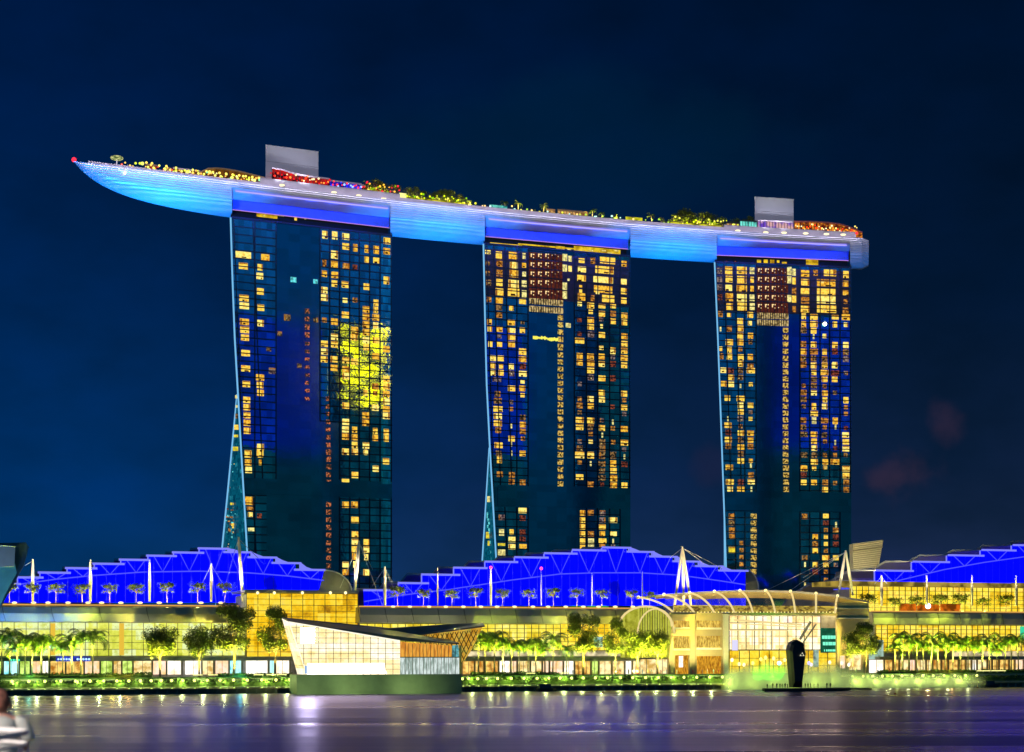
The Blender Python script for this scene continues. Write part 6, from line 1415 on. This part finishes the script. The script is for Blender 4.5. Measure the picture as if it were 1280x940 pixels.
for x in [-15.5+.95*i for i in range(12)]: ps_.tube([(x, 15.0, FL), (x, 15.0, 14.22)], .022, 8)
for x in (-4.62,): ps_.tube([(x, 14.95, FL), (x, 14.95, 14.22)], .022, 8)
for y in [4.2+i for i in range(10)]: ps_.tube([(-4.2, y, FL), (-4.2, y, 14.22)], .022, 8)
part('post', ps_, M['white'], vp)
mb = MB(); mb.wbox(-15.8, -4.72, 15.03, 15.05, FL+.1, 14.12)
gp_, n, l, p = new_mat('rail_glass'); p.inputs['Base Color'].default_value = (.6, .75, .66, 1); p.inputs['Alpha'].default_value = .35; p.inputs['Roughness'].default_value = .05
part('glass_infill', mb, gp_, vp)
pr2 = person_mesh('person', {'lift': .28, 'wr': .22, 'elb': -.05}, h=1.52)
pr2.data.materials.clear(); pr2.data.materials.append(mat('skin_tone', (.55, .30, .22), .5, var=.05))
pr2.location = (-5.06, 16.6, FL-.04); pr2.rotation_euler = (0, 0, R(12)); tag(pr2, 'person with short brown hair in a pale shirt leaning at the curved railing', 'person')
# head details and clothing as parts
hp = lambda x, y, z: Vector((x, y, z))
bx_ = pr2.location; rot = Matrix.Rotation(R(12), 4, 'Z')
def pchild(name, mb, m_, smooth=True):
    o = part(name, mb, m_, None, (0, 0, 0), smooth); o.parent = pr2; return o
k = 1.52/1.75
mb = MB(); mb.ball((0, -.015, 1.655*k), .108, 14, 10, (.92, 1.05, 1.12)); 
hair = pchild('hair', mb, mat('hair_brown', (.22, .09, .06), .8, var=.6, vscale=22, bump=.6))
mb = MB()
for s_ in (-1, 1): mb.ball((s_*.098, .01, 1.60*k), .032, 8, 6, (.5, .8, 1.2))
pchild('ears', mb, pr2.data.materials[0])
mb = MB(); mb.ball((0, .105, 1.585*k), .022, 6, 5, (.8, 1, 1.3)); pchild('nose', mb, pr2.data.materials[0])
sh = MB()
sh.tube([(0, 0, .86*k), (0, 0, .98*k), (0, -.005, 1.15*k), (0, -.01, 1.32*k), (0, -.005, 1.43*k), (0, 0, 1.475*k)], [.165, .17, .165, .19, .165, .075], 16)
for s_ in (-1, 1): sh.tube([(s_*.14, 0, 1.405*k), (s_*.20, 0, 1.39*k), (s_*.245, -.02, 1.28*k), (s_*.285, -.03, 1.2*k)], [.075, .08, .068, .062], 12)
pchild('shirt', sh, mat('shirt_pale', (.62, .66, .60), .85, var=.05))
pn = MB()
for s_ in (-1, 1): pn.tube([(s_*.085, 0, .95*k), (s_*.095, .01, .72*k), (s_*.10, .02, .5*k), (s_*.11, .0, .12*k)], [.12, .105, .085, .07], 12)
pchild('trousers', pn, mat('trousers_dark', (.05, .05, .07), .9, var=0))
pointl('platform_lamp', (-6.6, 13.4, 16.4), 900, (1.0, .84, .76), .25)  # light added out of frame to brighten the bystander
pl_ = thing('added_lamp_post', 'unseen lamp post added to light the person on the viewing platform', 'lamp post', (-6.6, 13.4, FL))
mb = MB(); mb.tube([(-6.6, 13.8, FL), (-6.6, 13.8, 16.5), (-6.6, 13.5, 16.6)], .04, 8); part('post', mb, M['darkmetal'], pl_)
mb = MB(); mb.wbox(-6.8, -6.4, 13.2, 13.65, 16.62, 16.7); part('lamp_head', mb, M['darkmetal'], pl_)

# ------------------------------------------------------------------ unseen towers added across the bay for the hotel glass to reflect
def refl(tw, u, v, ypl):
    p = tw.P(u, v); d = (p-Vector((0, 0, CAM_Z))).normalized(); nrm = tw.n; r_ = d-nrm*2*d.dot(nrm); k_ = (ypl-p.y)/r_.y; return p+r_*k_
def reflected_tower(name, tw, u0, u1, v0, v1, ypl, m_, label, depth=30):  # added unseen tower whose glowing front fills a patch of reflection
    a, b_ = refl(tw, u0, v1, ypl), refl(tw, u1, v1, ypl); c = refl(tw, (u0+u1)/2, v0, ypl); z0, z1 = min(a.z, b_.z), c.z
    x0, x1 = min(a.x, b_.x), max(a.x, b_.x)
    root = thing(name, label, 'skyscraper', ((x0+x1)/2, ypl, 0))
    mb = MB(); mb.wbox(x0, x1, ypl-depth, ypl, 0, z1+.5); part('tower_body', mb, M['concrete'], root)
    mb = MB(); mb.wbox(x0+.5, x1-.5, ypl+.01, ypl+.4, z0, z1); part('lit_front', mb, m_, root)
    mb = MB(); mb.wbox(x0+.5, x1-.5, ypl+.01, ypl+.4, 2, z0-1); part('lower_front', mb, teal_f, root)
    return root
teal_f = emat('reflection_front_teal', (12, 84, 96), 1.0, var=.5, vscale=.03, dark=(4, 50, 66), lo=.3, hi=.6)
blue_f = emat('reflection_front_blue', (4, 64, 228), .68, var=.8, vscale=.010, dark=(0, 50, 150), lo=.3, hi=.6)
o1 = reflected_tower('added_tower', T1, 296, 402, 400, 556, -80, blue_f, 'unseen tower added for the blue reflection in the hotel glass')

lime_f = emat('reflection_front_lime', (255, 120, 0), 28.0, var=.9, vscale=.02, dark=(0, 8, 10), lo=.51, hi=.55, stretch=(1, 1, 2.2))  # orange glow tuned to come back yellow off the teal glass
o2 = reflected_tower('added_tower', T1, 428, 484, 408, 502, -1300, lime_f, 'unseen tower added for the yellow patch reflected in the left tower')

mb = MB(); mb.wbox(430, 1500, -500, 420, -2, 3); struct('ground', mb, M['paving'])
o3 = thing('added_tower', 'unseen tower added to block the yellow reflection from the middle tower', 'skyscraper', (595, 185, 3))  # unseen blocker between the middle hotel tower and the yellow glow
mb = MB(); mb.wbox(550, 640, 170, 200, 3.005, 420); ob_ = part('tower_body', mb, M['glassB'], o3)
mb = MB(); mb.wbox(551, 639, 200.01, 200.4, 6, 418); part('lit_front', mb, teal_f, o3)
